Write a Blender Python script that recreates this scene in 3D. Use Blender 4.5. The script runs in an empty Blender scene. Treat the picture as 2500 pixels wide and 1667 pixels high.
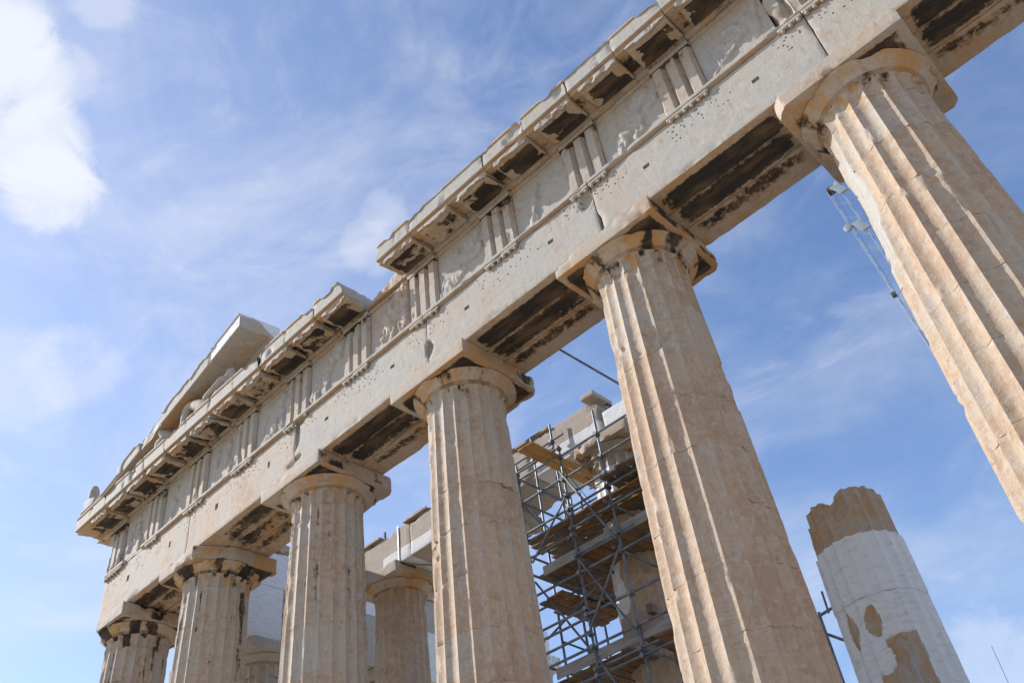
import bpy, math, random
import numpy as np
from mathutils import Vector, Matrix
R_ = math.radians
random.seed(7); rng = np.random.default_rng(7)
SC = bpy.context.scene
COL = SC.collection

# ------------------------------------------------------------------ camera
cam_d = bpy.data.cameras.new('camera'); cam = bpy.data.objects.new('camera', cam_d); COL.objects.link(cam)
cam_d.sensor_width = 36.0; cam_d.lens = 2197.2 / 2500 * 36.0
cam_d.clip_start = 0.1; cam_d.clip_end = 6000
_r = Vector((0.70864249, 0.69629161, -0.11403432)); _u = Vector((0.52195257, -0.40858576, 0.74874775)); _f = Vector((-0.47475397, 0.59011497, 0.65297242))
m = Matrix.Identity(4)
for i in range(3):
    m[i][0] = _r[i]; m[i][1] = _u[i]; m[i][2] = -_f[i]
m[0][3], m[1][3], m[2][3] = 21.635, -9.968, -0.398
cam.matrix_world = m
SC.camera = cam

# ------------------------------------------------------------------ sun and sky
SUN = Vector((-2.36, -1.0, 1.54)).normalized()      # towards the sun
sun_el = math.asin(SUN.z); sun_az = math.atan2(SUN.x, SUN.y)
sd = bpy.data.lights.new('sun', 'SUN'); so = bpy.data.objects.new('sun', sd); COL.objects.link(so)
sd.energy = 4.3; sd.angle = R_(0.53); sd.color = (1.0, 0.975, 0.94)
so.rotation_euler = (-SUN).to_track_quat('-Z', 'Y').to_euler()
so.location = (-30, -20, 40)
W = bpy.data.worlds.new('World'); SC.world = W; W.use_nodes = True
wn = W.node_tree; wn.nodes.clear()
def wnode(t, **k):
    n = wn.nodes.new(t)
    for a, b in k.items(): setattr(n, a, b)
    return n
def wl(a, b): wn.links.new(a, b)
out = wnode('ShaderNodeOutputWorld'); bg = wnode('ShaderNodeBackground'); wl(bg.outputs[0], out.inputs[0])
bg.inputs['Strength'].default_value = 0.15
sky = wnode('ShaderNodeTexSky', sky_type='NISHITA'); sky.sun_disc = False
sky.sun_elevation = sun_el; sky.sun_rotation = sun_az % (2 * math.pi)
sky.altitude = 150; sky.air_density = 1.15; sky.dust_density = 0.75; sky.ozone_density = 2.6
tc = wnode('ShaderNodeTexCoord')
def wmath(op, a, b=None, c=None, clamp=False):
    n = wnode('ShaderNodeMath', operation=op); n.use_clamp = clamp
    for i, v in enumerate((a, b, c)):
        if v is None: continue
        if isinstance(v, (int, float)): n.inputs[i].default_value = v
        else: wl(v, n.inputs[i])
    return n.outputs[0]
def wnoise(scale, det, rough, dist, sc=(1, 1, 1), off=(0, 0, 0), rot=(0, 0, 0)):
    mp = wnode('ShaderNodeMapping'); mp.inputs['Scale'].default_value = sc; mp.inputs['Location'].default_value = off; mp.inputs['Rotation'].default_value = rot
    wl(tc.outputs['Generated'], mp.inputs[0])
    n = wnode('ShaderNodeTexNoise'); n.inputs['Scale'].default_value = scale; n.inputs['Detail'].default_value = det
    n.inputs['Roughness'].default_value = rough; n.inputs['Distortion'].default_value = dist
    wl(mp.outputs[0], n.inputs['Vector']); return n.outputs['Fac']
def wramp(v, a, b):
    n = wnode('ShaderNodeMapRange', interpolation_type='SMOOTHSTEP'); n.inputs['From Min'].default_value = a; n.inputs['From Max'].default_value = b
    wl(v, n.inputs['Value']); return n.outputs[0]
def wdot(d):
    n = wnode('ShaderNodeVectorMath', operation='DOT_PRODUCT'); wl(tc.outputs['Generated'], n.inputs[0]); n.inputs[1].default_value = Vector(d).normalized(); return n.outputs['Value']
# thin high cloud everywhere, a few brighter banks where they stand in the sky
veil = wmath('MULTIPLY', wramp(wnoise(2.3, 9, .60, .9, (1, 1.2, 1.7), (3.1, .4, 0), (.3, .2, .5)), .38, .76), .35)
wisp = wmath('MULTIPLY', wramp(wnoise(5.0, 12, .64, 1.1, (1, 1.3, 2.6), (0.3, 2.4, .9), (.2, .5, .1)), .47, .80), .21)
haze_l = wmath('MULTIPLY', wramp(wdot((-0.90, 0.12, 0.42)), .60, 1.0), .16)
puff_n = wnoise(12.0, 14, .68, .6, (1, 1, 1.3), (1.7, 0.2, 4.4))
def bank(d, deg, gain, cut=.0):
    deg = deg * 1.2
    reg = wramp(wdot(d), math.cos(R_(deg)), 1.0)
    return wmath('MULTIPLY', wramp(wmath('ADD', wmath('MULTIPLY', reg, .62), puff_n), .80 + cut, 1.16 + cut), gain)
banks = [bank((-.605, .060, .795), 4.4, .72), bank((-.640, .118, .762), 3.9, .80), bank((-.662, .146, .737), 3.4, .80), bank((-.585, .040, .81), 4.0, .62), bank((-.584, .102, .806), 2.6, .35), bank((-.512, .102, .853), 2.4, .30),
         bank((-.524, .430, .738), 2.4, .32), bank((-.492, .425, .762), 2.0, .26), bank((-.752, .236, .616), 3.5, .30), bank((-.778, .19, .60), 4, .28), bank((-.24, .936, .258), 4.5, .35), bank((.22, .95, .22), 8, .4)]
cl = wmath('ADD', wmath('ADD', veil, wisp), haze_l, clamp=True)
inv = wmath('SUBTRACT', 1.0, cl)
for b_ in banks: inv = wmath('MULTIPLY', inv, wmath('SUBTRACT', 1.0, b_))
cl = wmath('MINIMUM', wmath('SUBTRACT', 1.0, inv), .98)
mx = wnode('ShaderNodeMix', data_type='RGBA'); wl(cl, mx.inputs['Factor'])
tint = wnode('ShaderNodeMix', data_type='RGBA', blend_type='MULTIPLY'); tint.inputs['Factor'].default_value = 1
wl(sky.outputs[0], tint.inputs[6]); tint.inputs[7].default_value = (.94, .965, 1.10, 1)
wl(tint.outputs[2], mx.inputs[6]); mx.inputs[7].default_value = (4.6, 4.75, 5.1, 1)
wl(mx.outputs[2], bg.inputs['Color'])

SC.view_settings.view_transform = 'Standard'; SC.view_settings.look = 'None'
SC.view_settings.gamma = 1.0; SC.view_settings.use_curve_mapping = False
SC.view_settings.exposure = 0.40
SC.render.engine = 'CYCLES'
SC.cycles.max_bounces = 8; SC.cycles.diffuse_bounces = 5

# ------------------------------------------------------------------ noise
_T = np.random.default_rng(11).random(4096).astype(np.float32)
def _h(i, j, k, s): return _T[((i * 73856093) ^ (j * 19349663) ^ (k * 83492791) ^ (s * 2654435)) & 4095]
def vnoise(P, s=0):
    P = np.asarray(P, np.float32); f = np.floor(P); i = f.astype(np.int64); t = P - f; t = t * t * t * (t * (t * 6 - 15) + 10)
    x, y, z = i[:, 0], i[:, 1], i[:, 2]; u, v, w = t[:, 0], t[:, 1], t[:, 2]
    def L(a, b, q): return a + (b - a) * q
    c00 = L(_h(x, y, z, s), _h(x + 1, y, z, s), u); c10 = L(_h(x, y + 1, z, s), _h(x + 1, y + 1, z, s), u)
    c01 = L(_h(x, y, z + 1, s), _h(x + 1, y, z + 1, s), u); c11 = L(_h(x, y + 1, z + 1, s), _h(x + 1, y + 1, z + 1, s), u)
    return L(L(c00, c10, v), L(c01, c11, v), w)
def fbm(P, f=1.0, o=3, s=0):
    a = 1.0; r = 0; n = 0; P = np.asarray(P, np.float32) * f
    for k in range(o):
        r = r + a * vnoise(P + 17.3 * k, s + k); n += a; a *= .5; P = P * 2.03
    return r / n
def sstep(x, a, b):
    t = np.clip((x - a) / (b - a), 0, 1); return t * t * (3 - 2 * t)

# ------------------------------------------------------------------ objects
WORLD = {}
def curve_z(x):      # the long facade dips a little towards its far corner
    return -0.0008 * np.square(np.clip(12 - x, 0, None))
def add_mesh(name, V, faces, mat, parent=None, origin=None, wx=None, smooth=35, mesh=None):
    """V in world coordinates; faces: list of int arrays (n,k)."""
    V = np.asarray(V, np.float32)
    if origin is None: origin = (V.min(0) + V.max(0)) / 2
    origin = np.asarray(origin, float)
    me = bpy.data.meshes.new(name)
    vi = [np.asarray(f, np.int32) for f in faces if len(f)]
    me.vertices.add(len(V)); me.vertices.foreach_set('co', (V - origin).astype(np.float32).ravel())
    lt = np.concatenate([np.full(len(f), f.shape[1], np.int32) for f in vi]); allv = np.concatenate([f.ravel() for f in vi])
    me.loops.add(len(allv)); me.loops.foreach_set('vertex_index', allv)
    me.polygons.add(len(lt)); ls = np.concatenate([[0], np.cumsum(lt)[:-1]]).astype(np.int32)
    me.polygons.foreach_set('loop_start', ls); me.polygons.foreach_set('loop_total', lt)
    if smooth is not None: me.polygons.foreach_set('use_smooth', np.ones(len(lt), bool))
    me.update(calc_edges=True)
    if smooth is not None and smooth < 180: me.set_sharp_from_angle(angle=R_(smooth))
    if wx is not None:
        a = me.color_attributes.new('wx', 'FLOAT_COLOR', 'POINT'); a.data.foreach_set('color', np.asarray(wx, np.float32).ravel())
    if mat: me.materials.append(mat)
    return link(name, me, parent, origin)
def link(name, me, parent, origin):
    o = bpy.data.objects.new(name, me); COL.objects.link(o)
    w = Vector([float(v) for v in origin]); WORLD[o.name] = w
    if parent is not None:
        o.parent = parent; o.location = w - WORLD[parent.name]
    else: o.location = w
    return o
def tag(o, label=None, cat=None, group=None, kind=None):
    if label: o['label'] = label
    if cat: o['category'] = cat
    if group: o['group'] = group
    if kind: o['kind'] = kind
    return o
def thing(name, loc, label, cat, group=None):
    return tag(link(name, None, None, loc), label, cat, group)

def lattice(nx, ny, nz):
    idx = -np.ones((nx + 1, ny + 1, nz + 1), np.int64)
    I, J, K = np.meshgrid(np.arange(nx + 1), np.arange(ny + 1), np.arange(nz + 1), indexing='ij')
    s = (I == 0) | (I == nx) | (J == 0) | (J == ny) | (K == 0) | (K == nz)
    idx[s] = np.arange(s.sum()); G = np.stack([I[s], J[s], K[s]], 1)
    N = np.stack([(G[:, 0] == nx) * 1 - (G[:, 0] == 0) * 1, (G[:, 1] == ny) * 1 - (G[:, 1] == 0) * 1, (G[:, 2] == nz) * 1 - (G[:, 2] == 0) * 1], 1)
    def q(a, flip):
        a = [a[:-1, :-1], a[1:, :-1], a[1:, 1:], a[:-1, 1:]]
        f = np.stack([x.ravel() for x in a], 1); return f[:, ::-1] if flip else f
    Q = {'x0': q(idx[0], True), 'x1': q(idx[-1], False), 'y0': q(idx[:, 0], False), 'y1': q(idx[:, -1], True), 'z0': q(idx[:, :, 0], True), 'z1': q(idx[:, :, -1], False)}
    return G, N, Q
def block(b0, b1, res=.06, wear=.008, rough=.003, chip=.03, chipf=2.6, thr=.62, seed=0, maxn=160):
    """A weathered stone block: world vertices, outward grid normals, faces by side."""
    b0 = np.array(b0, float); b1 = np.array(b1, float); S = b1 - b0
    n = np.clip(np.round(S / res).astype(int), 1, maxn)
    G, N, Q = lattice(*n)
    P = b0 + G / n * S
    nn = N / np.linalg.norm(N, axis=1, keepdims=True)
    d = rough * (fbm(P, 5, 3, seed) - .5) * 2
    ed = np.sort(np.minimum(P - b0, b1 - P), axis=1)[:, 1]            # distance to the nearest edge along the face
    c = sstep(fbm(P, chipf, 3, seed + 5), thr, thr + .2) * np.exp(-(ed / .09) ** 2) * chip
    isedge = (np.abs(N).sum(1) > 1)
    w = isedge * wear * (.3 + 1.4 * fbm(P, 7, 2, seed + 9))
    P = P + nn * (d - w - c)[:, None]
    return P, N, Q
def allq(Q): return [f for f in Q.values()]
def wxof(P, seed, tan=.3, tv=.5, f=.9):
    w = np.zeros((len(P), 4), np.float32); w[:, 2] = tan + tv * (fbm(P, f, 3, seed) - .5) * 1.6; return w
def extrude(prof, x0, x1, nx, axis=0, closed=True, sub=.05):
    """Closed profile (two coordinates) swept along an axis, ends capped."""
    pr = []
    for i in range(len(prof)):
        a = np.array(prof[i], float); b = np.array(prof[(i + 1) % len(prof)], float)
        k = max(1, int(round(np.linalg.norm(b - a) / sub)))
        for t in range(k): pr.append(a + (b - a) * t / k)
    pr = np.array(pr); n = len(pr); xs = np.linspace(x0, x1, nx + 1)
    V = np.zeros((nx + 1, n, 3)); oth = [a for a in range(3) if a != axis]
    V[:, :, axis] = xs[:, None]; V[:, :, oth[0]] = pr[None, :, 0]; V[:, :, oth[1]] = pr[None, :, 1]
    idx = np.arange((nx + 1) * n).reshape(nx + 1, n); nxt = np.roll(idx, -1, 1)
    q = np.stack([idx[:-1].ravel(), nxt[:-1].ravel(), nxt[1:].ravel(), idx[1:].ravel()], 1)
    return V.reshape(-1, 3), q, idx[0][::-1][None], idx[-1][None], pr
def norms(V, faces):
    N = np.zeros_like(V)
    for f in faces:
        if f.shape[1] != 4: continue
        n = np.cross(V[f[:, 2]] - V[f[:, 0]], V[f[:, 3]] - V[f[:, 1]])
        for k in range(4): np.add.at(N, f[:, k], n)
    return N / (np.linalg.norm(N, axis=1, keepdims=True) + 1e-9)
def orient(V, faces, c=None):
    """flip the quads if the closed body is inside out"""
    f = faces[0]; c = V.mean(0) if c is None else c
    n = np.cross(V[f[:, 2]] - V[f[:, 0]], V[f[:, 3]] - V[f[:, 1]]); m_ = V[f].mean(1) - c
    if (n * m_).sum() < 0: return [g[:, ::-1] for g in faces]
    return faces

# ------------------------------------------------------------------ materials
class NT:
    def __init__(s, name):
        s.m = bpy.data.materials.new(name); s.m.use_nodes = True; s.t = s.m.node_tree; s.t.nodes.clear()
        s.o = s.n('ShaderNodeOutputMaterial'); s.b = s.n('ShaderNodeBsdfPrincipled'); s.l(s.b.outputs[0], s.o.inputs[0])
    def n(s, t, **k):
        x = s.t.nodes.new(t)
        for a, b in k.items(): setattr(x, a, b)
        return x
    def l(s, a, b): s.t.links.new(a, b)
    def put(s, sock, v):
        if isinstance(v, (int, float)): sock.default_value = v
        elif isinstance(v, tuple): sock.default_value = v if len(v) == 4 else (*v, 1)
        else: s.l(v, sock)
    def math(s, op, a, b=0.0, clamp=False):
        x = s.n('ShaderNodeMath', operation=op); x.use_clamp = clamp; s.put(x.inputs[0], a); s.put(x.inputs[1], b); return x.outputs[0]
    def mix(s, f, a, b, mode='MIX'):
        x = s.n('ShaderNodeMix', data_type='RGBA', blend_type=mode); s.put(x.inputs['Factor'], f); s.put(x.inputs[6], a); s.put(x.inputs[7], b); return x.outputs[2]
    def ramp(s, v, a, b, c=0.0, d=1.0):
        x = s.n('ShaderNodeMapRange', interpolation_type='SMOOTHSTEP'); s.put(x.inputs['Value'], v)
        for k, q in (('From Min', a), ('From Max', b), ('To Min', c), ('To Max', d)): x.inputs[k].default_value = q
        return x.outputs[0]
    def noise(s, scale, det=5, rough=.55, sc=(1, 1, 1), off=(0, 0, 0), dist=0.0):
        g = s.n('ShaderNodeNewGeometry'); mp = s.n('ShaderNodeMapping'); mp.inputs['Scale'].default_value = sc; mp.inputs['Location'].default_value = off
        s.l(g.outputs['Position'], mp.inputs[0]); x = s.n('ShaderNodeTexNoise')
        x.inputs['Scale'].default_value = scale; x.inputs['Detail'].default_value = det; x.inputs['Roughness'].default_value = rough; x.inputs['Distortion'].default_value = dist
        s.l(mp.outputs[0], x.inputs['Vector']); return x.outputs['Fac']
def marble(name, vein=(1.2, 1.2, 9), streak=(9, 9, 1.0), bump=.45, GRIT=.28):
    t = NT(name); A = t.n('ShaderNodeAttribute', attribute_name='wx'); sep = t.n('ShaderNodeSeparateColor'); t.l(A.outputs['Color'], sep.inputs[0])
    R, G, B, Al = sep.outputs[0], sep.outputs[1], sep.outputs[2], A.outputs['Alpha']
    n1 = t.noise(1.1, 4, .5, off=(3, 1, 7)); n2 = t.noise(7, 8, .66, off=(1, 9, 2)); n3 = t.noise(55, 4, .6); nv = t.noise(2.2, 6, .6, sc=vein, dist=.6); ns = t.noise(1.6, 6, .6, sc=streak)
    c2 = t.math('SUBTRACT', n2, .5); c1 = t.math('SUBTRACT', n1, .5); cv = t.math('SUBTRACT', nv, .5); cs = t.math('SUBTRACT', ns, .5)
    def lin(*p):
        r = None
        for v, k in p:
            q = t.math('MULTIPLY', v, k); r = q if r is None else t.math('ADD', r, q)
        return r
    tan = t.math('ADD', B, lin((c1, .7), (c2, 1.2), (cv, .8), (cs, .6)), clamp=True)
    base = t.mix(tan, (.393, .375, .338), (.440, .322, .220))
    base = t.mix(t.math('MULTIPLY', t.ramp(ns, .56, .70), .42), base, (.495, .475, .445)); nd = t.noise(1.9, 6, .62, sc=streak, off=(3, 8, 4)); base = t.mix(t.math('MULTIPLY', t.ramp(nd, .55, .72), .42), base, (.235, .165, .115))
    # pinkish-brown rubbed patches and pale scars
    base = t.mix(t.math('MULTIPLY', t.ramp(t.math('ADD', t.math('ADD', n2, t.math('MULTIPLY', c1, .8)), t.math('MULTIPLY', B, .22)), .66, .82), .55), base, (.34, .225, .150))
    sc = t.noise(3.1, 9, .7, off=(8, 4, 1)); base = t.mix(t.math('MULTIPLY', t.ramp(sc, .60, .72), .55), base, (.51, .50, .485))
    g2 = t.noise(1.7, 7, .62, sc=(1, 1, .55), off=(5, 2, 8)); base = t.mix(t.math('MULTIPLY', t.ramp(g2, .55, .72), .40), base, (.29, .275, .26))
    st = t.noise(1.0, 7, .68, sc=(1.2, 1.2, 16), off=(1, 6, 3), dist=1.2); base = t.mix(t.math('MULTIPLY', t.ramp(st, .56, .70), .38), base, (.235, .185, .150))
    sw = t.noise(1.0, 7, .68, sc=(1.5, 1.5, 12), off=(7, 2, 5), dist=1.0); base = t.mix(t.math('MULTIPLY', t.ramp(sw, .58, .72), .30), base, (.50, .475, .45))
    gr = t.noise(15, 8, .72, sc=(1, 1, .6), off=(6, 1, 5)); base = t.mix(t.math('MULTIPLY', t.ramp(gr, .53, .66), GRIT), base, (.50, .485, .455)); gd = t.noise(13, 8, .72, sc=(1, 1, .6), off=(1, 4, 9)); base = t.mix(t.math('MULTIPLY', t.ramp(gd, .55, .70), GRIT * 1.1), base, (.21, .145, .095))
    # newly cut marble, cool and even with faint grey veins
    new = t.mix(t.math('MULTIPLY', t.ramp(nv, .50, .64), .55), (.71, .705, .70), (.54, .535, .535))
    al = t.ramp(t.math('ADD', Al, t.math('MULTIPLY', c2, .35)), .47, .53)
    base = t.mix(al, base, new)
    n4 = t.noise(19, 6, .65, off=(4, 7, 1)); c4 = t.math('SUBTRACT', n4, .5)
    och = t.math('MULTIPLY', t.ramp(t.math('ADD', G, lin((c2, 1.1), (c1, .5), (cs, .7))), .32, .86), .85)
    oc = t.mix(n2, (.36, .16, .04), (.54, .34, .15))
    base = t.mix(och, base, oc)
    cr = t.ramp(t.math('ADD', R, lin((c2, 1.15), (c1, .35), (cs, .45), (c4, .5))), .42, .66)
    edge = t.ramp(t.math('ADD', R, lin((c2, 1.15), (c1, .35), (cs, .45))), .22, .52)
    base = t.mix(t.math('MULTIPLY', edge, .45), base, (.28, .175, .08))
    crc = t.mix(t.ramp(t.noise(2.3, 7, .6, sc=(.5, 1.6, 1)), .42, .68), (.030, .026, .023), (.120, .080, .046))
    base = t.mix(cr, base, crc)
    pit = t.noise(26, 3, .5, off=(2, 2, 2)); base = t.mix(t.math('MULTIPLY', t.ramp(pit, .66, .76), .45), base, (.17, .13, .10))
    t.put(t.b.inputs['Base Color'], base); t.b.inputs['Roughness'].default_value = .78; t.b.inputs['Specular IOR Level'].default_value = .25
    h = lin((n2, .6), (n3, .22), (nv, .5), (pit, -.3)); bp = t.n('ShaderNodeBump'); bp.inputs['Strength'].default_value = bump; bp.inputs['Distance'].default_value = .02
    t.l(h, bp.inputs['Height']); t.l(bp.outputs[0], t.b.inputs['Normal'])
    return t.m
M_BLOCK = marble('weathered_marble', vein=(1, 1.6, 7), bump=.55)
M_SHAFT = marble('shaft_marble', vein=(1.5, 1.5, 6), streak=(8, 8, .7), bump=.8, GRIT=.5)
def simple(name, col, col2, rough, metal=0.0, scale=8, sc=(1, 1, 1), bump=.1, spread=(.35, .7)):
    t = NT(name); n = t.noise(scale, 6, .6, sc=sc); n2 = t.noise(scale * 7, 3, .5)
    t.put(t.b.inputs['Base Color'], t.mix(t.ramp(n, *spread), col, col2)); t.b.inputs['Roughness'].default_value = rough; t.b.inputs['Metallic'].default_value = metal
    bp = t.n('ShaderNodeBump'); bp.inputs['Strength'].default_value = bump; bp.inputs['Distance'].default_value = .01; t.l(t.math('ADD', n, t.math('MULTIPLY', n2, .4)), bp.inputs['Height']); t.l(bp.outputs[0], t.b.inputs['Normal'])
    return t.m
M_STEEL = simple('scaffold_steel', (.115, .135, .16), (.23, .255, .28), .48, .45, 5)
M_CLAMP = simple('clamp_steel', (.28, .29, .30), (.10, .09, .085), .5, .6, 20)
M_WOOD = simple('weathered_board', (.20, .155, .118), (.11, .085, .066), .85, 0, 3, (1, 1, 1), .4)
M_WOODO = simple('orange_board', (.27, .150, .058), (.10, .058, .03), .85, 0, 4, (1, 2.5, 1), .5, (.45, .68))
M_WOODF = simple('fresh_board', (.52, .31, .11), (.36, .185, .06), .8, 0, 3, (3, .6, 3), .3)
M_GREYW = simple('grey_toe_board', (.33, .31, .29), (.21, .195, .18), .85, 0, 3, (.6, 3, 4), .3)
M_WHITE = simple('crane_paint', (.27, .30, .32), (.22, .25, .27), .5, .1, 1)
M_CRANE = simple('crane_lattice_paint', (.20, .25, .30), (.28, .33, .37), .5, .1, 1)
M_BLACK = simple('black_rubber', (.03, .03, .032), (.05, .05, .05), .7)
M_GROUND = simple('limestone_ground', (.50, .415, .30), (.40, .325, .225), .95, 0, .35, bump=.5)
M_PLAT = marble('platform_marble')

# ------------------------------------------------------------------ ground and platform
def flat_grid(name, x0, x1, y0, y1, z, n, mat):
    X, Y = np.meshgrid(np.linspace(x0, x1, n + 1), np.linspace(y0, y1, n + 1), indexing='ij'); P = np.stack([X.ravel(), Y.ravel(), np.full(X.size, z)], 1)
    P[:, 2] += .25 * (fbm(P, .08, 3, 3) - .5) * (np.abs(P[:, 0] - 14) < 3000)
    i = np.arange((n + 1) ** 2).reshape(n + 1, n + 1); q = np.stack([i[:-1, :-1].ravel(), i[1:, :-1].ravel(), i[1:, 1:].ravel(), i[:-1, 1:].ravel()], 1)
    return add_mesh(name, P, [q], mat)
tag(flat_grid('ground', -2500, 2500, -2500, 2500, -1.85, 60, M_GROUND), kind='structure')
for k in range(3):
    e = 1.35 + .7 * (2 - k); z0 = -1.75 + .5 * k + (.0 if k else -.15); z1 = -1.05 + .5 * k + (.05 if k == 2 else 0)
    P, N, Q = block((-e, -e, z0), (29 + e, 26, -1.56 + .52 * (k + 1)), res=1.0, wear=.01, chip=.03, seed=40 + k)
    tag(add_mesh('platform', P, allq(Q), M_PLAT, wx=wxof(P, 3, .3)), kind='structure')

# ------------------------------------------------------------------ Doric columns
def shaft_radius(z, rb, rt, h): return rb + (rt - rb) * z / h + .017 * np.sin(np.pi * np.clip(z / h, 0, 1))
def flute(ang, depth, n=20, phase=.5):
    u = ((ang * n / (2 * np.pi) + phase) % 1.0) * 2 - 1
    return depth * (1 - np.abs(u) ** 2.0), u
def ring_mesh(nz, na):
    idx = np.arange(nz * na).reshape(nz, na); nx = np.roll(idx, -1, 1)
    return np.stack([idx[:-1].ravel(), nx[:-1].ravel(), nx[1:].ravel(), idx[1:].ravel()], 1), idx
def seg_angles(per=10):
    u = np.linspace(-1, 1, per + 1)[:-1]; u = np.sign(u) * np.abs(u) ** .8
    k = np.arange(20)[:, None]; return ((k + (u[None] + 1) / 2) * 2 * np.pi / 20 - np.pi / 20 * 0).ravel()
def drum(parent, c, z0, z1, rb, rt, h, zbase, seed, dz=.04, per=10, chip=.03, tone=.4, spalls=(), stain=None, ragged=None, alpha=None, mat=None, rot=0.0, extra=0.0, white=None):
    ang = seg_angles(per); na = len(ang); nz = max(3, int((z1 - z0) / dz))
    zs = np.concatenate([[z0 + .0008, z0 + .0008, z0 + .008], np.linspace(z0 + .03, z1 - .03, nz), [z1 - .008, z1 - .0008, z1 - .0008]])
    Z, A = np.meshgrid(zs, ang, indexing='ij')
    r0 = shaft_radius(Z - zbase, rb, rt, h) + extra
    d, u = flute(A, .066 * r0 / .95)
    r = r0 - d
    P0 = np.stack([c[0] + r * np.cos(A + rot), c[1] + r * np.sin(A + rot), Z], -1).reshape(-1, 3)
    arris = (np.abs(u) ** 9).ravel()
    r = r.ravel()
    r = r + .006 * (fbm(P0, 3.2, 4, seed) - .5) + .005 * (fbm(P0, 18, 2, seed + 1) - .5)
    nchip = fbm(P0 * np.array([1, 1, .55]), 3.0, 3, seed + 2)
    r -= arris * (chip * .8 * sstep(nchip, .56, .78) + .004 * fbm(P0, 12, 2, seed + 3))
    r -= .05 * sstep(fbm(P0, 1.6, 4, seed + 8), .70, .80) * (.4 + fbm(P0, 14, 2, seed + 4))
    jd = np.minimum(Z - z0, z1 - Z).ravel()
    r -= .013 * np.exp(-(jd / .03) ** 2) * sstep(fbm(P0, 4, 3, seed + 6), .52, .72)
    r -= .001 * (jd < .004)
    for (a_, z_, wa, wz, dep) in spalls:
        da = np.abs((np.degrees(A + rot).ravel() - a_ + 180) % 360 - 180) / wa; q = np.sqrt(da ** 2 + ((Z.ravel() - z_) / wz) ** 2) + .5 * (fbm(P0, 3, 3, 77) - .5)
        m_ = 1 - sstep(q, .75, 1.0); lim = r0.ravel() - dep + .02 * (fbm(P0, 8, 3, 78) - .5); r = np.where(m_ > 0, np.minimum(r, r * (1 - m_) + lim * m_), r)
    if alpha is not None: a_ = alpha(P0, A.ravel() + rot); r = r + .014 * (a_ - 1) - .02 * (a_ * (1 - a_)) * 4 + (1 - a_) * .02 * (fbm(P0, 6, 4, seed + 30) - .5)
    zz = Z.ravel().copy()
    if ragged is not None: zz = ragged(A.ravel() + rot, zz, z0, z1)
    r[:na] = r[na:2 * na] * .3; r[-na:] = r[-2 * na:-na] * .3
    P = np.stack([c[0] + r * np.cos(A.ravel() + rot), c[1] + r * np.sin(A.ravel() + rot), zz], 1)
    q, idx = ring_mesh(len(zs), na)
    w = wxof(P, seed, tone, .55, .8)
    # water stain along each flute, tan one flute, greyer the next
    fl = np.floor((A.ravel() * 20 / (2 * np.pi)))
    w[:, 2] += .36 * (_T[(fl.astype(int) * 37 + int(c[0] * 31) * 7) & 4095] - .5) - .14 * arris
    if stain is not None: stain(w, P, A.ravel() + rot, u.ravel())
    if alpha is not None: w[:, 3] = a_; w[:, 1] *= 1 - a_; w[:, 0] = w[:, 0] * (1 - a_) + 1.2 * a_ * (1 - a_)
    caps = [idx[0][::-1][None], idx[-1][None]]
    return add_mesh('drum', P, [q] + caps, mat or M_SHAFT, parent, origin=(c[0], c[1], z0), wx=w, smooth=32)
def lathe(c, prof, na, f=None):
    pr = np.array(prof); A = np.arange(na) * 2 * np.pi / na
    Rr = np.repeat(pr[:, :1], na, 1); Z = np.repeat(pr[:, 1:], na, 1); AA = np.repeat(A[None], len(pr), 0)
    if f is not None: Rr, Z = f(Rr, Z, AA)
    P = np.stack([c[0] + Rr * np.cos(AA), c[1] + Rr * np.sin(AA), Z], -1).reshape(-1, 3); q, idx = ring_mesh(len(pr), na)
    return P, [q, idx[0][::-1][None], idx[-1][None]], AA.ravel()
def dense(prof, step):
    o = []
    for a, b in zip(prof[:-1], prof[1:]):
        a = np.array(a); b = np.array(b); k = max(1, int(np.ceil(np.linalg.norm(b - a) / step)))
        o += [tuple(a + (b - a) * t / k) for t in range(k)]
    return o + [tuple(prof[-1])]
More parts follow.
